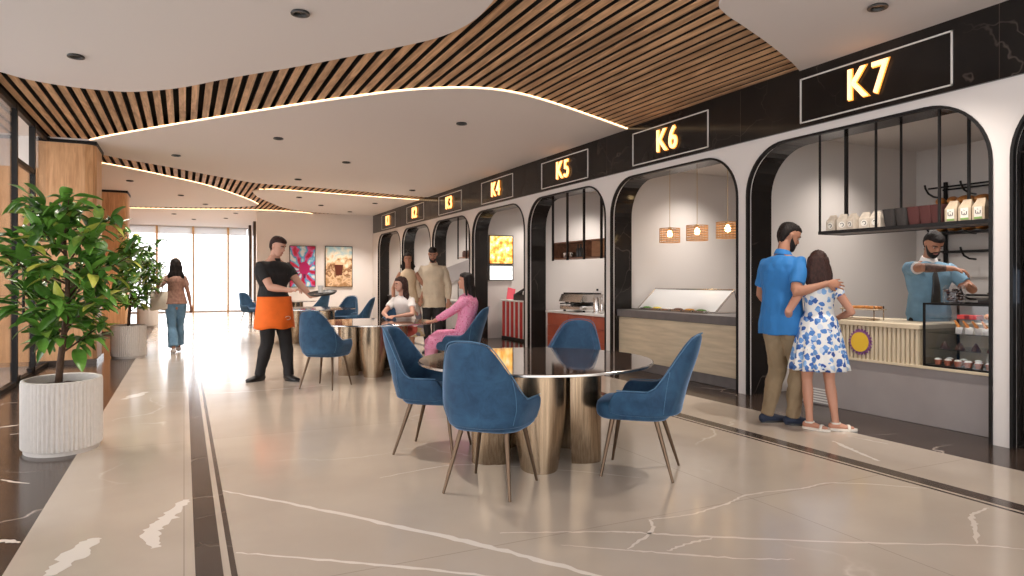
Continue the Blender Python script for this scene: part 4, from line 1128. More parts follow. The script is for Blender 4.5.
WS = bpy.data.scenes.new('workshop')   # only used while shaping meshes, removed at the end
def remesh(g, name, m, parent, vox, smooth=2, noise_amp=0, noise_sc=(9, 9, 5), noise_seed=0):
    me = bpy.data.meshes.new(name); me.from_pydata(g.v, [], g.f); me.update()
    import bmesh
    bm = bmesh.new(); bm.from_mesh(me); bmesh.ops.recalc_face_normals(bm, faces=bm.faces); bm.to_mesh(me); bm.free()
    o = bpy.data.objects.new(name, me); WS.collection.objects.link(o)
    md = o.modifiers.new('r', 'REMESH'); md.mode = 'VOXEL'; md.voxel_size = vox; md.use_smooth_shade = True
    ms = o.modifiers.new('s', 'SMOOTH'); ms.factor = .5; ms.iterations = smooth
    vl = WS.view_layers[0]; vl.update(); dg = vl.depsgraph
    me2 = bpy.data.meshes.new_from_object(o.evaluated_get(dg)); me2.name = name
    o.modifiers.clear(); o.data = me2; bpy.data.meshes.remove(me); WS.collection.objects.unlink(o); C.objects.link(o)
    if noise_amp:
        nv = len(me2.vertices); co_ = [0.0]*(nv*3); no_ = [0.0]*(nv*3)
        me2.vertices.foreach_get('co', co_); me2.vertices.foreach_get('normal', no_)
        for i in range(0, nv*3, 3):
            q = V((co_[i]*noise_sc[0]+noise_seed, co_[i+1]*noise_sc[1], co_[i+2]*noise_sc[2]))
            n = noise_amp*(abs(noise.noise(q))*1.6-.5+.4*noise.noise(q*2.3))
            co_[i] += no_[i]*n; co_[i+1] += no_[i+1]*n; co_[i+2] += no_[i+2]*n
        me2.vertices.foreach_set('co', co_); me2.update()
    me2.materials.clear(); me2.materials.append(m)
    me2.polygons.foreach_set('use_smooth', [True]*len(me2.polygons))
    o.parent = parent
    return o

def ik(a, t, l1, l2, pole):
    d = t-a; L = min(d.length, (l1+l2)*.998); dn = d.normalized(); t = a+dn*L
    x = (l1*l1-l2*l2+L*L)/(2*L); h = math.sqrt(max(0, l1*l1-x*x))
    p = V(pole)-dn*dn.dot(V(pole))
    if p.length < 1e-4: p = dn.orthogonal()
    return a+dn*x+p.normalized()*h, t

TORSO = [(-.13, .10, .085), (-.05, .150, .105), (.05, .165, .115), (.22, .150, .106), (.42, .130, .096), (.60, .142, .108), (.74, .158, .116), (.84, .160, .108), (.91, .138, .090), (.97, .100, .070), (1.03, .058, .056)]

class Person:
    def __init__(s, name, label, loc, face, H=1.75, build=1.0, group=None, hipz=.93, hip=None, neck=None, hipyaw=0, shyaw=0, shw=.178, female=False,
                 skin='skin', look=(0, 1, 0), tilt=0, headfwd=.02):
        s.s = H/1.75; k = s.s; s.skin = M[skin]; s.fem = female; s.b = build
        s.rz = rotz_to(*face) if isinstance(face, tuple) else face
        s.t = thing(name, label, 'person', loc, s.rz, group)
        s.loc = V(loc)
        s.hip = V(hip) if hip else V((0, 0, hipz*k)); s.neck = V(neck) if neck else V((0, .01, 1.47*k))
        s.hs = V((math.cos(hipyaw), math.sin(hipyaw), 0)); s.ss = V((math.cos(shyaw), math.sin(shyaw), 0))
        s.spine_dir = (s.neck-s.hip).normalized()
        s.shw = shw*k*build
        s.j = {}
        for sd, nm in ((1, 'R'), (-1, 'L')):
            s.j['hip'+nm] = s.hip+s.hs*(sd*.088*k)+V((0, 0, -.02*k)); s.j['sh'+nm] = s.spine(.865)+s.ss*(sd*s.shw*.93)
        s.look = V(look).normalized(); s.tilt = tilt
        s.head = s.neck+V((0, headfwd*k, .0))+V((0, 0, 1))*.085*k     # chin height above neck base
    def W(s, lat, tow, z):
        # viewer-relative offset (right, toward viewer, height) -> local
        w_ = RT*lat-FW*tow; c, n = math.cos(-s.rz), math.sin(-s.rz)
        return V((w_.x*c-w_.y*n, w_.x*n+w_.y*c, z))
    def spine(s, t): 
        p = s.hip.lerp(s.neck, t)
        L = (s.neck-s.hip).length
        f = s.ss.cross(V((0, 0, 1)))*-1   # forward
        return p-f*0+f*(.012*s.s*math.sin(PI*max(0, min(1, t)))*(-1))
    def side(s, t): return s.hs.lerp(s.ss, max(0, min(1, t))).normalized()
    def torso_nodes(s, t0, t1, inf, drop=None):
        out = []
        for (t, a, b) in TORSO:
            if t < t0 or t > t1: continue
            fa, fb = (a, b)
            if s.fem:
                if .3 < t < .7: fa *= .92
                if .7 < t < .95: fa *= .93; fb *= 1.04
                if t < .1: fa *= 1.03
            wdt = s.shw/(.178*s.s) if t > .5 else 1
            out.append((s.spine(t), fa*s.s*s.b*wdt+inf, fb*s.s*s.b+inf, s.side(t)))
        return out
    def arm(s, nm, wrist, pole=(0, -1, -.2), hand=None, palm=None, curl=.35, spread=.10):
        k = s.s; sh = s.j['sh'+nm]
        el, wr = ik(sh, V(wrist), .285*k, .255*k, pole)
        s.j['el'+nm] = el; s.j['wr'+nm] = wr
        s.j['hd'+nm] = (V(hand).normalized() if hand is not None else (wr-el).normalized(), V(palm).normalized() if palm is not None else V((0, 0, -1)), curl, spread)
    def leg(s, nm, ankle, pole=(0, 1, 0), toe=(0, 1, 0)):
        k = s.s
        kn, an = ik(s.j['hip'+nm], V(ankle), .43*k, .42*k, pole)
        s.j['kn'+nm] = kn; s.j['an'+nm] = an; s.j['toe'+nm] = V(toe).normalized()
    def stand(s, dx=.09, yR=0, yL=0, out=8):
        k = s.s
        for sd, nm, y in ((1, 'R', yR), (-1, 'L', yL)):
            s.leg(nm, (sd*dx*k, y, .075*k), toe=(math.sin(R_(out))*sd, math.cos(R_(out)), 0))
    def arm_nodes(s, nm, f0, f1, inf=0):
        # f in 0..2: 0 shoulder, 1 elbow, 2 wrist
        k = s.s*(.90 if s.fem else 1)*(.5+.5*s.b); sh, el, wr = s.j['sh'+nm], s.j['el'+nm], s.j['wr'+nm]
        prof = [(0, .052), (.25, .051), (.6, .046), (.9, .041), (1.0, .040), (1.15, .042), (1.35, .040), (1.7, .031), (2.0, .026)]
        out = []
        def rad(f):
            for (a, ra), (b, rb) in zip(prof, prof[1:]):
                if a <= f <= b: return ra+(rb-ra)*(f-a)/(b-a)
            return prof[-1][1]
        fs = sorted(set([f0, f1]+[p[0] for p in prof if f0 < p[0] < f1]))
        for f in fs:
            p = sh.lerp(el, f) if f <= 1 else el.lerp(wr, f-1)
            out.append((p, rad(f)*k+inf, rad(f)*k*(.92 if f > 1.6 else 1)+inf))
        return out
    def leg_nodes(s, nm, f0, f1, inf=0, flare=0):
        k = s.s*(.95 if s.fem else 1); hp, kn, an = s.j['hip'+nm], s.j['kn'+nm], s.j['an'+nm]
        prof = [(0, .088), (.3, .084), (.7, .066), (1.0, .055), (1.12, .052), (1.3, .056), (1.5, .050), (1.8, .037), (2.0, .036)]
        def rad(f):
            for (a, ra), (b, rb) in zip(prof, prof[1:]):
                if a <= f <= b: return ra+(rb-ra)*(f-a)/(b-a)
            return prof[-1][1]
        fs = sorted(set([f0, f1]+[p[0] for p in prof if f0 < p[0] < f1])); out = []
        for f in fs:
            p = hp.lerp(kn, f) if f <= 1 else kn+(an-kn)*(f-1)
            r = rad(f)*k+inf+(flare*max(0, f-.9) if flare else 0)
            out.append((p, r, r))
        return out
    def add_hand(s, g, nm):
        d, n, curl, spread = s.j['hd'+nm]; k = s.s*(.92 if s.fem else 1); wr = s.j['wr'+nm]
        n = (n-d*n.dot(d)).normalized(); sd = d.cross(n).normalized()
        # thumb is on the inner side: choose sign from hand
        sg = 1 if nm == 'R' else -1
        ts = sd*sg*-1
        g.chain([(wr-d*.01*k, .026*k, .021*k), (wr+d*.02*k, .028*k, .018*k), (wr+d*.055*k, .040*k, .016*k), (wr+d*.088*k, .041*k, .014*k)], side=sd, seg=12)
        for q in range(4):
            u = -1.5+q; b = wr+d*(.088-.004*abs(u))*k+ts*(-u*.0195)*k
            L = (.068, .078, .074, .058)[q]*k; dd = (d+ts*(-u*spread)).normalized(); pts = [b-d*.01*k]; a = curl*.55
            for w_ in (.45, .30, .25):
                v = dd*math.cos(a)+n*math.sin(a); pts.append(pts[-1]+v*L*w_*(1.2 if w_ == .45 else 1)); a += curl
            rr_ = (.0092, .0095, .0090, .0080)[q]*k
            g.chain([(p, rr_*(1-.06*i), rr_*(1-.06*i)) for i, p in enumerate(pts)], side=sd, seg=8)
        tb_ = wr+d*.025*k+ts*.028*k; td = (d*.75+ts*.75+n*.35).normalized()
        td2 = (d*.95+ts*.25+n*.45).normalized()
        g.chain([(tb_-td*.012*k, .014*k, .014*k), (tb_+td*.028*k, .012*k, .012*k), (tb_+td*.028*k+td2*.032*k, .0095*k, .0095*k)], side=n, seg=8)
    def foot(s, g, nm, inf=0, shoe=False, h=0):
        k = s.s*(.92 if s.fem else 1); an = s.j['an'+nm]; t = s.j['toe'+nm]; sd = t.cross(V((0, 0, 1)))
        up = sd.cross(t).normalized()
        z = an-up*(.045*k)
        g.chain([(an-t*.045*k-up*.040*k, .030*k+inf, .034*k+inf), (an-up*.030*k, .034*k+inf, .042*k+inf), (z+t*.06*k, .038*k+inf, .032*k+inf), (z+t*.12*k-up*.008*k, .044*k+inf, .022*k+inf), (z+t*.17*k-up*.012*k, .036*k+inf, .016*k+inf)], side=sd, seg=14)
        if not shoe: g.chain([(an+up*.01, .036*k, .036*k), (an-up*.03*k, .036*k, .036*k)], side=sd, seg=10)
    def head_m(s):
        f = s.look; r = f.cross(V((0, 0, 1))).normalized(); u = r.cross(f).normalized()
        m = Matrix((( r.x, f.x, u.x), (r.y, f.y, u.y), (r.z, f.z, u.z))).to_4x4()
        if s.tilt: m = m @ Matrix.Rotation(s.tilt, 4, 'Y')
        # pivot at the base of skull
        k = s.s*(.95 if s.fem else 1)*.98
        piv = s.head+V((0, 0, .03*s.s))
        return Matrix.Translation(piv) @ m @ Matrix.Scale(k, 4) @ Matrix.Translation((0, .0, -.045))
    HEAD = [(0.0, .022, .082, .03), (.010, .034, .090, .015), (.030, .047, .090, -.005), (.055, .057, .088, -.045), (.085, .064, .087, -.080), (.105, .068, .083, -.092), (.118, .070, .084, -.097), (.135, .0725, .094, -.101), (.165, .073, .092, -.101), (.190, .068, .080, -.092), (.210, .055, .058, -.072), (.223, .037, .033, -.048), (.230, .012, .008, -.018)]
    def head_rings(s, prof, inf=0, front=None):
        rows = []
        for (z, w_, f, b) in prof:
            c = (f+b)/2; ry = (f-b)/2+inf; row = []
            for q in range(28):
                a = 2*PI*q/28; ca, sa = math.cos(a), math.sin(a)
                e = .92
                row.append(V(((w_+inf)*math.copysign(abs(ca)**e, ca), c+ry*math.copysign(abs(sa)**e, sa), z)))
            rows.append(row)
        return rows
    def add_blob(s, g, rows):
        n = len(rows[0]); o = len(g.v); g.grid(rows, wrap=True); g.f.append(tuple(reversed([o+q for q in range(n)]))); g.f.append(tuple(o+(len(rows)-1)*n+q for q in range(n)))
    def build_body(s, vox=.0065, feet=True, legs=True):
        g = G(); k = s.s
        g.chain(s.torso_nodes(-1, .9, -.010)+s.torso_nodes(.9, 2, -.004), seg=20)
        g.chain([(s.spine(.95), .058*k, .056*k), (s.neck+V((0, 0, .015*k)), .052*k, .052*k), (s.head+V((0, -.012, .035*k)), .050*k, .052*k)], side=s.ss, seg=16)
        for nm in 'RL':
            g.chain([(s.spine(.80).lerp(s.j['sh'+nm], .5), .045*k, .045*k)]+s.arm_nodes(nm, 0, 2), seg=14); s.add_hand(g, nm)
            g.chain([(s.hip.lerp(s.j['hip'+nm], .6), .09*k, .09*k)]+s.leg_nodes(nm, 0, 2), seg=14)
            s.foot(g, nm)
        h = G(); s.add_blob(h, s.head_rings(s.HEAD))
        h.chain([((0, .084, .122), .009, .010), ((0, .094, .105), .011, .012), ((0, .106, .088), .014, .012), ((0, .096, .080), .016, .009)], seg=10)
        h.chain([((-.018, .086, .052), .008, .007), ((0, .092, .053), .012, .008), ((.018, .086, .052), .008, .007)], side=(0, 0, 1), seg=8)
        for sd in (1, -1):
            h.chain([((sd*.068, -.004, .082), .008, .006), ((sd*.076, -.010, .100), .016, .007), ((sd*.079, -.014, .120), .017, .007)], side=(0, 1, 0), seg=8)
            h.chain([((sd*.012, .089, .132), .006, .006), ((sd*.034, .085, .136), .007, .006), ((sd*.055, .066, .130), .006, .006)], side=(0, 0, 1), seg=6)
        h.xf(s.head_m()); g.join(h)
        body = remesh(g, 'body', s.skin, s.t, vox, 2)
        return body
    def face(s, brow='hair', beard=None, lips=True):
        hm = s.head_m()
        for sd in (1, -1):
            e = G(); e.ell((sd*.031, .0770, .116), .0105, .009, .0055, seg=10, rings=7); e.xf(hm); eo = e.build('eye', M['eye'], s.t, smooth=True)
            e = G(); e.ell((sd*.031, .0862, .116), .0052, .0018, .0055, seg=8, rings=5); e.xf(hm); e.build('iris', M['iris'], eo, smooth=True)
            e = G(); e.chain([((sd*.014, .0955, .1365), .0045, .003), ((sd*.032, .0925, .141), .0055, .003), ((sd*.052, .074, .1355), .003, .0025)], side=(0, 0, 1), seg=6); e.xf(hm); e.build('eyebrow', M[brow], s.t, smooth=True)
        if lips:
            e = G(); e.chain([((-.024, .0865, .053), .003, .003), ((-.008, .097, .054), .0055, .004), ((.008, .097, .054), .0055, .004), ((.024, .0865, .053), .003, .003)], side=(0, 0, 1), seg=8); e.xf(hm); e.build('lips', M['lip'], s.t, smooth=True)
        if beard:
            g = G(); s.add_blob(g, s.head_rings([(-.010, .022, .086, .03), (.0, .040, .096, .0), (.022, .054, .0965, .0), (.040, .0615, .093, -.005), (.060, .0665, .070, -.01), (.080, .0695, .040, -.012), (.100, .0725, .016, -.012), (.115, .073, .008, -.010)]))
            g.chain([((-.034, .083, .052), .006, .006), ((-.018, .094, .067), .007, .006), ((0, .100, .070), .007, .006), ((.018, .094, .067), .007, .006), ((.034, .083, .052), .006, .006)], side=(0, 0, 1), seg=8)
            g.xf(hm); remesh(g, 'beard', M[beard], s.t, .005, 2)
    def short_hair(s, m='hair', quiff=0, fade=0):
        g = G()
        P = [(.026, .038, -.025, -.060), (.048, .050, -.028, -.074), (.070, .062, -.026, -.090), (.092, .0685, -.014, -.100), (.112, .0725, .006, -.105), (.135, .0755, .020, -.108), (.152, .0765, .050, -.109), (.166, .0765, .082, -.108), (.186, .074, .092+quiff, -.103), (.207, .062, .080+quiff, -.089), (.224, .045, .056+quiff*.8, -.065), (.236, .020, .026, -.034)]
        s.add_blob(g, s.head_rings(P)); g.xf(s.head_m()); return remesh(g, 'hair', M[m], s.t, .0055, 2, .0035, (60, 60, 40))
    def long_hair(s, m='hair', ln=.42, wid=.085, flare=.01, drop=None, curl=0, front=True, back=0.0):
        g = G(); hm = s.head_m()
        P = [(.055, .070, -.030, -.110), (.085, .079, -.008, -.118), (.115, .083, .0, -.122), (.135, .084, .020, -.122), (.155, .085, .055, -.122), (.175, .085, .086, -.120), (.195, .080, .092, -.112), (.215, .068, .080, -.096), (.232, .048, .055, -.070), (.246, .018, .022, -.030)]
        s.add_blob(g, s.head_rings(P)); g.xf(hm)
        # fall of hair hangs straight down from the back of the head
        top = hm @ V((0, -.055, .13)); bk = (hm.to_3x3() @ V((0, -1, 0))); bk.z = 0; bk.normalize(); rt = V((-bk.y, bk.x, 0))
        dr = V(drop) if drop is not None else bk*.035
        n = 9; nodes = []
        for q in range(n):
            u = q/(n-1); wv = 1+curl*.10*math.sin(u*13)
            p = top+V((0, 0, -ln*u))+dr*u+bk*(.01*math.sin(u*PI)+back*math.sin(u*PI))
            nodes.append((p, (wid*(.88+.25*math.sin(u*PI*.75))*(1 if u < .85 else 1-.35*(u-.85)/.15)+flare*u)*wv, (.060-.022*u)*wv, rt))
        g.chain(nodes, seg=18)
        if front:
            for sd in (1, -1):
                t0 = hm @ V((sd*.070, .010, .155)); nn = []
                for q in range(6):
                    u = q/5; nn.append((t0+V((0, 0, -ln*.50*u))+(hm.to_3x3() @ V((sd*(.014+.018*u), -.015-.02*u, 0))), .018*(1-.3*u), .026*(1-.3*u)))
                g.chain(nn, side=rt, seg=10)
        return remesh(g, 'hair', M[m], s.t, .008, 2, .008, (30, 30, 7))
    def top(s, name, m, t0=-.02, sleeve=.65, inf=.012, loose=.010, hem=None, vox=.009, collar=True, t1=1.0, fold=.006, nb=.0):
        g = G(); k = s.s
        nodes = s.torso_nodes(t0, .97, inf+loose)
        if hem is not None:   # straight drop below the hips
            a = nodes[0]; lo = V((a[0].x, a[0].y, hem))
            nodes = [(lo, a[1]+.012, a[2]+.012, a[3]), (lo.lerp(a[0], .5), a[1]+.008, a[2]+.008, a[3])]+nodes
        nodes = nodes+[(s.spine(1.0), .078*k*(.92 if s.fem else 1), .070*k, s.ss), (s.spine(1.03), .066*k*(.9 if s.fem else 1), .062*k, s.ss)]
        g.chain(nodes, seg=24, cap='flat')
        if sleeve is not None:
            for nm in 'RL':
                an = s.arm_nodes(nm, 0, sleeve, inf*.7+loose*.3)
                if sleeve < 1: an = [(p, a+.006*i/len(an), b+.006*i/len(an)) for i, (p, a, b) in enumerate(an)]
                g.chain([(s.spine(.865).lerp(s.j['sh'+nm], .45), .066*k, .066*k)]+an, seg=16, cap='flat')
        o = remesh(g, name, m, s.t, vox, 3, fold)
        if collar:
            g = G(); c = s.neck+V((0, .004, .004)); rows = []
            for (r, z) in ((.068, .0), (.066, .020), (.060, .040), (.064, .036), (.074, .012), (.078, -.004)):
                rows.append([c+V((r*k*1.02*math.cos(a), r*k*math.sin(a), z*k-.018*math.sin(a)*k)) for a in [2*PI*q/24 for q in range(24)]])
            g.grid(rows, wrap=True); g.build('collar', m if collar is True else collar, o, smooth=True)
        return o
    def trousers(s, name, m, f1=1.93, inf=.014, flare=0, vox=.009, t1=.30, fold=.007):
        g = G(); g.chain(s.torso_nodes(-1, t1, inf), seg=22, cap='flat')
        for nm in 'RL': g.chain([(s.hip.lerp(s.j['hip'+nm], .6), .095*s.s, .100*s.s)]+s.leg_nodes(nm, 0, f1, inf, flare), seg=18, cap='flat')
        return remesh(g, name, m, s.t, vox, 3, fold, (12, 12, 7))
    def shoes(s, m, name='shoe', sole=None, inf=.008):
        for nm in 'RL':
            g = G(); s.foot(g, nm, inf, True); o = remesh(g, name, m, s.t, .007, 2)
            zmin = .004
            an = s.j['an'+nm]
            k = s.s*(.92 if s.fem else 1); t = s.j['toe'+nm]; sd = t.cross(V((0, 0, 1))); up = sd.cross(t).normalized()
            q = an-up*.068*k; rows = []
            for h in (-.014, .006):
                rows.append([q+t*(.065*k+ (.135*k)*math.cos(a))+sd*(.047*k*math.sin(a)*(1+.12*math.cos(a)))+up*h for a in [2*PI*i/26 for i in range(26)]])
            g = G(); g.grid(rows, wrap=True); g.f.append(tuple(reversed(range(26)))); g.f.append(tuple(26+i for i in range(26)))
            g.build('sole', sole or m, o, smooth=True, auto=40)
    def skirt(s, name, m, z0, z1, r0, r1, pleats=14, amp=.06, c=None, squash=.8, thick=.004, yo=0, open_=None):
        c = s.hip if c is None else V(c); rows = []; n = 96; nz = 12
        for j in range(nz+1):
            u = j/nz; z = z0+(z1-z0)*u; r = r0+(r1-r0)*(u**.75); row = []
            for q in range(n):
                a = 2*PI*q/n
                rr = r*(1+amp*u*math.sin(a*pleats+.8*math.sin(3*a))+.3*amp*u*math.sin(a*5+1))
                p = s.hs*(rr*math.cos(a)); fwd = V((-s.hs.y, s.hs.x, 0)); p += fwd*(rr*squash*math.sin(a)+yo*u)
                row.append((c.x+p.x, c.y+p.y, z))
            rows.append(row)
        g = G(); g.grid(rows, wrap=True); return g.build(name, m, s.t, smooth=True, solid=thick, fix=False)

def cloth(name, col, rough=.85, var=.10, vs=6, sheen=.15): return mat(name, col, rough, var=var, vs=vs, bump=.15, bs=220, sheen=sheen)

# ---- woman walking away toward the windows
m_jeans = mat('blue_denim', (.14, .27, .40), .8, var=.22, vs=9, bump=.2, bs=300)
p = Person('person', 'woman walking away in brown blouse and blue jeans, pale tote bag on her shoulder', (-.13, 13.4, 0), 0.08, 1.64, .92, female=True, skin='skin_tan', shw=.165)
p.stand(.055, .12, -.18, 4); p.leg('L', (-.045, -.16, .085), toe=(0, 1, -.05)); p.leg('R', (.06, .20, .09), toe=(.05, 1, .1))
p.arm('R', (.24, .02, .82), (.3, -1, 0)); p.arm('L', (-.20, .10, .98), (-.8, -.6, 0), hand=(.3, .5, .6), curl=.8)
p.build_body(.009)
p.top('blouse', cloth('brown_blouse', (.36, .20, .15), var=.3, vs=25), t0=-.02, sleeve=.55, loose=.022, collar=False, hem=.86)
p.trousers('jeans', m_jeans, 1.9, .018, flare=.035)
p.shoes(M['eye'], 'sneaker')
p.long_hair('hair', .33, .098, .03, curl=1)
g = G(); hm = p.head_m()
g.chain([(hm @ V((.086*math.cos(a), .1*math.sin(a)*.3+.015, .13+.118*math.sin(a))), .010, .016) for a in [PI*q/12 for q in range(13)]], side=(0, 1, 0), seg=8); g.build('headband', mat('pale_headband', (.8, .66, .58), .7), p.t, smooth=True)
# tote bag hanging from the shoulder
tt = thing('tote_bag', 'cream canvas tote bag hanging from the walking woman\'s left shoulder', 'bag', (0, 0, 0))
tt.location = p.loc+V((-.255, .0, 0)); tt.rotation_euler.z = .05
g = G(); rows = []
for (z, a, b) in ((.76, .04, .13), (.765, .055, .155), (.82, .060, .165), (.95, .05, .160), (1.06, .03, .145), (1.065, .024, .142), (1.0, .035, .145), (.80, .045, .15)):
    rows.append([(a*math.copysign(abs(math.cos(q))**.7, math.cos(q)), b*math.copysign(abs(math.sin(q))**.7, math.sin(q)), z+.02*math.sin(q*2)) for q in [2*PI*i/32 for i in range(32)]])
g.grid(rows, wrap=True); g.f.append(tuple(reversed(range(32)))); g.f.append(tuple(7*32+i for i in range(32)))
g.xf(Matrix.Rotation(R_(62), 4, 'Z')); g.build('bag_body', cloth('cream_canvas', (.78, .70, .58)), tt, smooth=True, auto=50)
g = G(); top_ = V((.085, -.005, 1.39)); g.chain([(V((-.06, -.10, 1.05)), .010, .003), (V((.02, -.10, 1.2)), .010, .003), (top_+V((0, -.06, -.03)), .010, .003), (top_, .010, .003), (top_+V((0, .06, -.03)), .010, .003), (V((.03, .08, 1.05)), .010, .003)], side=(1, 0, .3), seg=6, cap='flat'); g.build('strap', cloth('cream_strap', (.7, .6, .5)), tt, smooth=True)

# ---- waiter with orange apron
fa = R_(64)
fd = (-FW)*math.cos(fa)+RT*math.sin(fa)
p = Person('person', 'waiter in black polo shirt and orange half apron carrying a black tray', (1.03, 9.17, 0), (fd.x, fd.y), 1.82, 1.22, skin='skin_fair', shw=.190, look=p.look, headfwd=.03)
p.look = p.W(.93, .25, 0); p.look.z = -.38; p.look.normalize()
p.leg('R', p.W(-.17, .02, .082), pole=(0, 1, 0), toe=p.W(-.45, .8, 0)); p.leg('L', p.W(.19, .0, .082), toe=p.W(.75, .55, 0))
p.arm('R', p.W(.30, .24, 1.15), p.W(-.4, .1, -1), hand=p.W(.9, .0, .15), palm=(0, 0, -1), curl=.75)
p.arm('L', p.W(.47, -.02, 1.07), p.W(-.2, -.3, -.8), hand=p.W(1, .05, .05), palm=(0, 0, 1), curl=.12)
p.build_body(.0075)
m_blk = cloth('black_cotton', (.012, .011, .012), .8, sheen=0)
p.top('polo_shirt', m_blk, t0=-.02, sleeve=.62, loose=.012)
p.trousers('trousers', m_blk, 2.04, .026, vox=.009)
p.shoes(mat('black_leather', (.015, .014, .014), .4), 'shoe')
p.face('hair_brown'); p.short_hair('hair_brown', .008)
g = G(); rows = []
for j in range(11):
    u = j/10; z = 1.07-.40*u; row = []
    for q in range(41):
        a = R_(-108)+R_(216)*q/40
        w_ = 1+.22*u+.012*math.sin(q*.9)*u
        row.append(V((.232*w_*math.sin(a), .185*w_*math.cos(a)+.005, z+.01*math.sin(q*.5)*u)))
    rows.append(row)
g.grid(rows); m_or = cloth('orange_apron', (.90, .16, .012), .75, sheen=.05); o = g.build('apron', m_or, p.t, smooth=True, solid=.006, fix=False)
g = G(); c = V((-.02, .222, .80)); g.tube([c+V((.045*math.cos(a), 0, .022*math.sin(a))) for a in [R_(20+30*k) for k in range(10)]], .003, 5); g.build('apron_logo', m_cream2, o)
g = G(); c = V((-.085, .149, 1.355)); g.tube([c+V((-.015, 0, .018)), c+V((.0, .004, -.008)), c+V((.022, .0, .002))], .004, 5); g.build('shirt_logo', M['white'], p.t)
tr = p.loc+RT*.63-FW*.02
t = thing('serving_tray', 'round black serving tray on the waiter\'s raised palm', 'tray', (tr.x, tr.y, 1.098))
g = G(); g.lathe([(0, 0), (.155, 0), (.185, .026), (.180, .028), (.152, .008), (0, .008)], 40); o = g.build('plate', M['blackp'], t, smooth=True, auto=40); t.rotation_euler = (R_(9), R_(-3), -TH)
t = thing('paper_cup', 'small pale cup standing on the waiter\'s black tray', 'cup', (tr.x-.02, tr.y+.02, 1.118)); g = G(); g.lathe([(0, 0), (.028, 0), (.038, .085), (.035, .085), (.026, .006), (0, .006)], 20); g.build('cup_body', m_cream2, t, smooth=True, auto=40); g = G(); g.lathe([(.040, .080), (.040, .09), (0, .092)], 20); g.build('lid', M['white'], t)

# ---- man in blue shirt and girl at K7
fd = RT*.86+FW*.42
p = Person('person', 'bearded man in bright blue short-sleeved shirt and khaki trousers, arm around the girl', (4.80, 4.44, 0), (fd.x, fd.y), 1.78, 1.06, skin='skin_tan', shw=.188, headfwd=.035)
p.look = p.W(.93, -.10, 0); p.look.z = -.42; p.look.normalize()
p.leg('L', p.W(-.10, -.08, .08), toe=p.W(.8, -.2, 0)); p.leg('R', p.W(.08, .04, .08), toe=p.W(.9, .15, 0))
p.arm('R', p.W(.235, .36, 1.25), p.W(-.7, .1, -.75), hand=p.W(.98, -.12, .0), palm=p.W(0, -1, -.4), curl=.18, spread=.16)
p.arm('L', p.W(.06, -.20, .95), p.W(-.3, -.5, -.8), curl=.5)
p.build_body(.0065)
m_bs = cloth('azure_shirt', (.018, .165, .45), .75)
p.top('shirt', m_bs, t0=-.02, sleeve=.72, loose=.022, hem=.80, fold=.010)
m_kh = cloth('khaki_cotton', (.27, .20, .12), .85)
p.trousers('trousers', m_kh, 2.04, .022, vox=.009, fold=.011)
p.shoes(mat('navy_suede', (.02, .03, .06), .8), 'shoe', M['blackp']); p.face('hair', 'hair'); p.short_hair('hair', .004)

fd = RT*.15+FW
p = Person('person', 'girl in white dress with blue flowers and white sandals, seen from behind at the bakery', (4.90, 4.135, 0), (fd.x, fd.y), 1.52, .98, female=True, skin='skin', shw=.165, headfwd=.015)
p.look = p.W(.35, -1, 0); p.look.z = -.12; p.look.normalize()
p.leg('L', p.W(-.07, -.02, .07), toe=p.W(.5, .45, 0)); p.leg('R', p.W(.13, .03, .07), toe=p.W(.9, .2, 0))
p.arm('L', p.W(-.19, -.16, .93), p.W(-.8, .7, -.6), hand=p.W(.2, -1, .3)); p.arm('R', p.W(.20, -.16, .93), p.W(.7, .6, -.6), hand=p.W(-.2, -1, .3))
p.build_body(.0065)
def floral():
    m, t, b = nt('blue_floral_cotton')
    co = coords(t)
    n = node(t, 'ShaderNodeTexNoise', i_Scale=26.0, i_Detail=2); t.links.new(co, n.inputs['Vector'])
    va = node(t, 'ShaderNodeVectorMath', operation='MULTIPLY_ADD'); va.inputs[1].default_value = (.035,)*3; t.links.new(n.outputs['Color'], va.inputs[0]); t.links.new(co, va.inputs[2])
    v = node(t, 'ShaderNodeTexVoronoi', i_Scale=23.0); t.links.new(va.outputs[0], v.inputs['Vector'])
    r = ramp(t, v.outputs['Distance'], [(.52, (1, 1, 1)), (.56, (0, 0, 0))])
    sp_ = node(t, 'ShaderNodeSeparateColor'); t.links.new(v.outputs['Color'], sp_.inputs[0])
    rc = ramp(t, sp_.outputs[0], [(0, (.02, .07, .30)), (.4, (.08, .22, .55)), (.7, (.22, .42, .72)), (.85, (.75, .76, .76))])
    mx = node(t, 'ShaderNodeMixRGB'); mx.inputs[1].default_value = (.76, .76, .74, 1); t.links.new(r.outputs[0], mx.inputs[0]); t.links.new(rc.outputs[0], mx.inputs[2])
    t.links.new(mx.outputs[0], b.inputs['Base Color']); b.inputs['Roughness'].default_value = .8
    return m
m_fl = floral()
o = p.top('dress_bodice', m_fl, t0=.20, sleeve=.30, loose=.006, collar=False, fold=.003)
p.skirt('dress_skirt', m_fl, .985, .515, .125, .235, 13, .09, c=(0, 0, 0), squash=.86)
g = G()
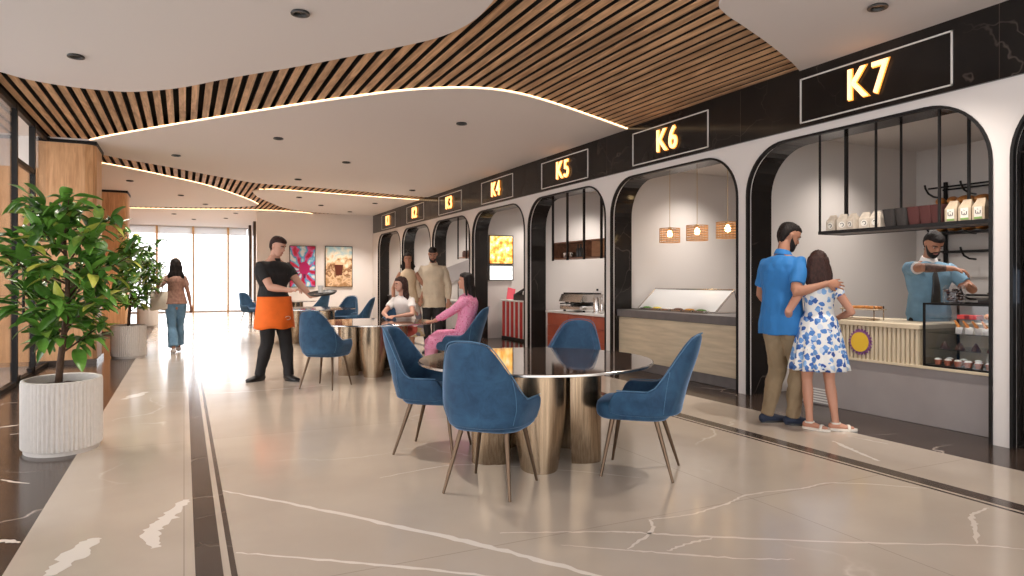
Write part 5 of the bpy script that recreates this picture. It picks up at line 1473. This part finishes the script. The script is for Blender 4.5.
for nm in 'RL':
    g = G(); an = p.j['an'+nm]; t_ = p.j['toe'+nm]; sd = t_.cross(V((0, 0, 1))); q = an-V((0, 0, .066)); k = .80
    rows = [[q+t_*(.055+.118*math.cos(a))+sd*(.042*math.sin(a)*(1+.12*math.cos(a)))+V((0, 0, h)) for a in [2*PI*i/24 for i in range(24)]] for h in (-.003, .016)]
    g.grid(rows, wrap=True); g.f.append(tuple(reversed(range(24)))); g.f.append(tuple(24+i for i in range(24)))
    o = g.build('sandal', m_cream2, p.t, smooth=True, auto=40)
    g = G(); g.chain([(q+t_*.10+sd*(.042*math.cos(a))+V((0, 0, .012+.034*math.sin(a))), .012, .003) for a in [PI*i/8 for i in range(9)]], side=t_, seg=6); g.build('toe_strap', m_cream2, o, smooth=True)
    g = G(); g.chain([(an+t_*(.038*math.sin(a))+sd*.036*math.cos(a)+V((0, 0, -.008)), .008, .003) for a in [2*PI*i/14 for i in range(15)]], side=(0, 0, 1), seg=6); g.build('ankle_strap', m_cream2, o, smooth=True)
p.long_hair('hair_brown', .25, .098, .0, front=True)
if True:
    pass

# ---- barista
fd = -FW*.9-RT*.12
p = Person('person', 'bearded barista in denim shirt and black tie with tattooed forearm, behind the counter', (6.50, 4.22, 0), (fd.x, fd.y), 1.74, 1.04, skin='skin_tan', shw=.192, headfwd=.05)
p.look = p.W(-.02, 1, 0); p.look.z = -.75; p.look.normalize()
p.stand(.10)
p.arm('R', p.W(.03, .33, 1.385), p.W(-1, .1, .05), hand=p.W(.85, .45, -.25), palm=(0, 0, -1), curl=.55, spread=.15)
p.arm('L', p.W(.14, .36, 1.24), p.W(.9, -.2, -.7), hand=p.W(-.7, .5, .05), palm=(0, .2, -1), curl=.5)
p.build_body(.0065)
m_dn = mat('denim_shirt', (.16, .30, .42), .85, var=.15, vs=10, bump=.2, bs=250)
p.top('shirt', m_dn, t0=-.05, sleeve=.66, loose=.020, fold=.010, collar=M['white'], hem=.78)
p.trousers('trousers', m_blk, 2.0); p.shoes(M['blackp']); p.face('hair', 'hair'); p.short_hair('hair', .006)
g = G(); g.chain([(V((0, .085, 1.40*1.017)), .016, .012), (V((0, .135, 1.36)), .022, .010), (V((0, .163, 1.24)), .034, .008), (V((0, .152, 1.05)), .045, .006)], side=(1, 0, 0), seg=10); g.build('tie', M['blackp'], p.t, smooth=True)
m_tat = mat('tattoo_ink', (.12, .07, .055), .55, var=.7, vs=28)
g = G(); g.chain(p.arm_nodes('R', 1.05, 1.75, .0015), seg=16, cap=None); g.build('tattoo', m_tat, p.t, smooth=True)
g = G(); an = p.arm_nodes('R', .63, .69, .014); g.chain(an, seg=16, cap='flat'); g.build('sleeve_cuff', M['white'], p.t, smooth=True)

# ---- couple standing behind
fd = -FW*.95-RT*.10
p = Person('person', 'smiling woman in sleeveless beige top and patterned skirt holding the man\'s hand', (3.55, 11.60, 0), (fd.x, fd.y), 1.74, .95, female=True, skin='skin_tan', shw=.165)
p.look = p.W(.18, 1, 0); p.look.z = -.02; p.look.normalize()
p.stand(.08); p.arm('L', p.W(.235, .10, .94), p.W(.6, -.5, 0), curl=.8); p.arm('R', p.W(-.25, .08, .90), p.W(-.6, -.5, 0))
p.build_body(.009)
p.top('blouse', cloth('beige_knit', (.62, .48, .32)), t0=-.02, sleeve=None, loose=.008, collar=False, hem=.90)
def patt():
    m, t, b = nt('patterned_skirt'); c_ = node(t, 'ShaderNodeTexVoronoi', i_Scale=11.0, feature='F1'); c_.distance = 'MANHATTAN'; t.links.new(coords(t, (1, 1, 1.4)), c_.inputs['Vector'])
    sp_ = node(t, 'ShaderNodeSeparateColor'); t.links.new(c_.outputs['Color'], sp_.inputs[0])
    r = ramp(t, sp_.outputs[0], [(0, (.50, .38, .22)), (.3, (.22, .20, .25)), (.6, (.55, .50, .46)), (.85, (.50, .22, .20))]); r.color_ramp.interpolation = 'CONSTANT'
    t.links.new(r.outputs[0], b.inputs['Base Color']); b.inputs['Roughness'].default_value = .8; return m
p.skirt('skirt', patt(), .95, .30, .165, .30, 9, .07, c=(0, 0, 0)); p.shoes(M['blackp'], 'shoe'); p.face('hair'); p.long_hair('hair', .22, .105, .01, curl=1)
fd = -FW*.95-RT*.05
p = Person('person', 'bearded man in long-sleeved beige shirt and dark trousers looking down, beside the standing woman', (3.95, 11.42, 0), (fd.x, fd.y), 1.84, 1.02, skin='skin_tan', shw=.185)
p.look = p.W(.05, 1, 0); p.look.z = -.45; p.look.normalize()
p.stand(.10); p.arm('R', p.W(-.235, .02, .94), p.W(-.6, -.5, 0), curl=.8); p.arm('L', p.W(.27, .06, .92), p.W(.6, -.5, 0))
p.build_body(.009)
p.top('shirt', cloth('beige_linen', (.60, .50, .37)), t0=-.05, sleeve=1.92, loose=.034, hem=.80, fold=.009)
p.trousers('trousers', cloth('charcoal_cotton', (.015, .013, .014), sheen=0), 1.98, .012, t1=-.04); p.shoes(M['blackp']); p.face('hair', 'hair'); p.short_hair('hair', .01)

# ---- seated woman in white
cx, cy = 3.02, 9.97
fd = V((T2[0]-cx, T2[1]-cy, 0)).normalized()
p = Person('person', 'seated woman in white blouse leaning on the table and looking to the left', (cx, cy, 0), (fd.x, fd.y), 1.68, .94, female=True, skin='skin_fair', shw=.168, hip=(0, -.02, .56), neck=(0, .13, 1.045), headfwd=.03)
p.look = p.W(-.85, .60, 0); p.look.z = -.12; p.look.normalize()
for nm, sd in (('R', 1), ('L', -1)): p.leg(nm, (sd*.10, .40, .08), pole=(0, .6, 1))
p.arm('R', V((.06, .46, .745)), (1, -.1, -.5), hand=(-.8, .5, 0), curl=.3); p.arm('L', V((-.06, .42, .755)), (-1, -.1, -.5), hand=(.8, .5, 0), curl=.3)
p.build_body(.009)
p.top('blouse', cloth('white_blouse', (.80, .76, .73)), t0=-.02, sleeve=.55, loose=.020, collar=False)
p.trousers('trousers', cloth('red_trousers', (.45, .08, .06)), 1.9, .014); p.shoes(M['blackp']); p.face('hair_brown'); p.long_hair('hair_brown', .30, .092, .02, curl=1, drop=(0, -.02, 0))

# ---- seated woman in pink
cx, cy = 3.27, 8.36
fd = V((-.86, .50, 0)).normalized()
p = Person('person', 'seated woman in pink tunic with long dark hair down her back, in profile', (cx, cy, 0), (fd.x, fd.y), 1.70, .95, female=True, skin='skin', shw=.168, hip=(0, -.05, .56), neck=(0, -.09, 1.09), headfwd=.03)
p.look = V((0, 1, .06)).normalized()
for nm, sd in (('R', 1), ('L', -1)): p.leg(nm, (sd*.10, .42, .08), pole=(0, .6, 1))
p.arm('R', V((.04, .40, .70)), (.6, -.4, -1), hand=(-.2, 1, 0), curl=.4); p.arm('L', V((-.08, .42, .70)), (-.6, -.4, -1), hand=(.2, 1, 0), curl=.4)
p.build_body(.008)
def pinkm():
    m, t, b = nt('pink_print')
    n = node(t, 'ShaderNodeTexNoise', i_Scale=22.0, i_Detail=3); t.links.new(coords(t), n.inputs['Vector'])
    r = ramp(t, n.outputs[0], [(.42, (.78, .26, .45)), (.52, (.80, .36, .52)), (.60, (.62, .08, .22)), (.64, (.80, .40, .55))]); t.links.new(r.outputs[0], b.inputs['Base Color']); b.inputs['Roughness'].default_value = .75
    return m
m_pk = pinkm()
p.top('tunic', m_pk, t0=-.10, sleeve=1.75, loose=.022, collar=False, fold=.010)
g = G()
for nm in 'RL': g.chain([(p.hip.lerp(p.j['hip'+nm], .6), .11, .11)]+p.leg_nodes(nm, 0, 1.25, .035, .02), seg=18, cap='flat')
g.chain([(p.hip+V((0, .05, -.02)), .16, .10), (p.hip+V((0, .35, -.02)), .15, .09), (p.hip+V((0, .46, -.10)), .14, .08), (p.hip+V((0, .47, -.28)), .13, .05)], side=(1, 0, 0), seg=20)
remesh(g, 'tunic_skirt', m_pk, p.t, .010, 3, .010)
p.trousers('trousers', cloth('rose_trousers', (.70, .30, .42)), 1.9, .016); p.shoes(m_cream2); p.face('hair'); p.long_hair('hair', .42, .075, .0, drop=(0, -.05, 0))

bpy.data.scenes.remove(WS)
# ------------------------------------------------------------------ camera, light, view
cam = bpy.data.objects.new('camera', bpy.data.cameras.new('camera')); C.objects.link(cam)
cam.location = (0, 0, 1.28); cam.rotation_euler = (R_(90), 0, -math.atan2(328, 683))
cam.data.sensor_width = 36; cam.data.lens = 36*683/1024; cam.data.shift_y = -8/1024
cam.data.clip_start = .05; cam.data.clip_end = 200
bpy.context.scene.camera = cam
w = bpy.data.worlds.new('daylight'); bpy.context.scene.world = w; w.use_nodes = True
w.node_tree.nodes['Background'].inputs[0].default_value = (1.0, .97, .95, 1)
w.node_tree.nodes['Background'].inputs[1].default_value = 2.5

def lamp(kind, name, loc, energy, col=(1, .9, .8), rot=(0, 0, 0), **kw):
    l = bpy.data.lights.new(name, kind); l.energy = energy; l.color = col
    for k, v in kw.items(): setattr(l, k, v)
    o = bpy.data.objects.new(name, l); C.objects.link(o); o.location = loc; o.rotation_euler = rot
    return o
for (x_, y_, wd) in DL:
    lamp('SPOT', 'downlight_lamp', (x_, y_, CZ-.04), 150 if y_ < 15 else 270, (1, .90, .80), spot_size=R_(110), spot_blend=.8, shadow_soft_size=.06)
lamp('AREA', 'lounge_fill', (-3.8, 9.0, 3.3), 110, (1, .9, .8), shape='RECTANGLE', size=3, size_y=4)  # added fill light without a fixture, brightens the room behind the glass
# ceiling lamps inside the stalls
for i in range(8):
    yc = (PIER[i]+PIER[i+1])/2
    e = [16, 100, 125, 125, 115, 100, 100, 120][i]
    for dy in (-.62, .62):
        lamp('SPOT', 'stall_downlight', (7.0, yc+dy, 2.92), e, (1, .92, .85), spot_size=R_(128), spot_blend=1.0, shadow_soft_size=.08)
sc = bpy.context.scene
sc.view_settings.view_transform = 'Standard'; sc.view_settings.look = 'None'; sc.view_settings.gamma = 1
sc.view_settings.use_curve_mapping = False; sc.view_settings.exposure = 0.5
sc.render.film_transparent = False
try:
    sc.cycles.use_denoising = True; sc.cycles.denoiser = 'OPENIMAGEDENOISE'
    sc.cycles.max_bounces = 10; sc.cycles.diffuse_bounces = 5; sc.cycles.glossy_bounces = 4; sc.cycles.transparent_max_bounces = 12
    sc.cycles.sample_clamp_indirect = 6; sc.cycles.caustics_reflective = False; sc.cycles.caustics_refractive = False
except Exception: pass
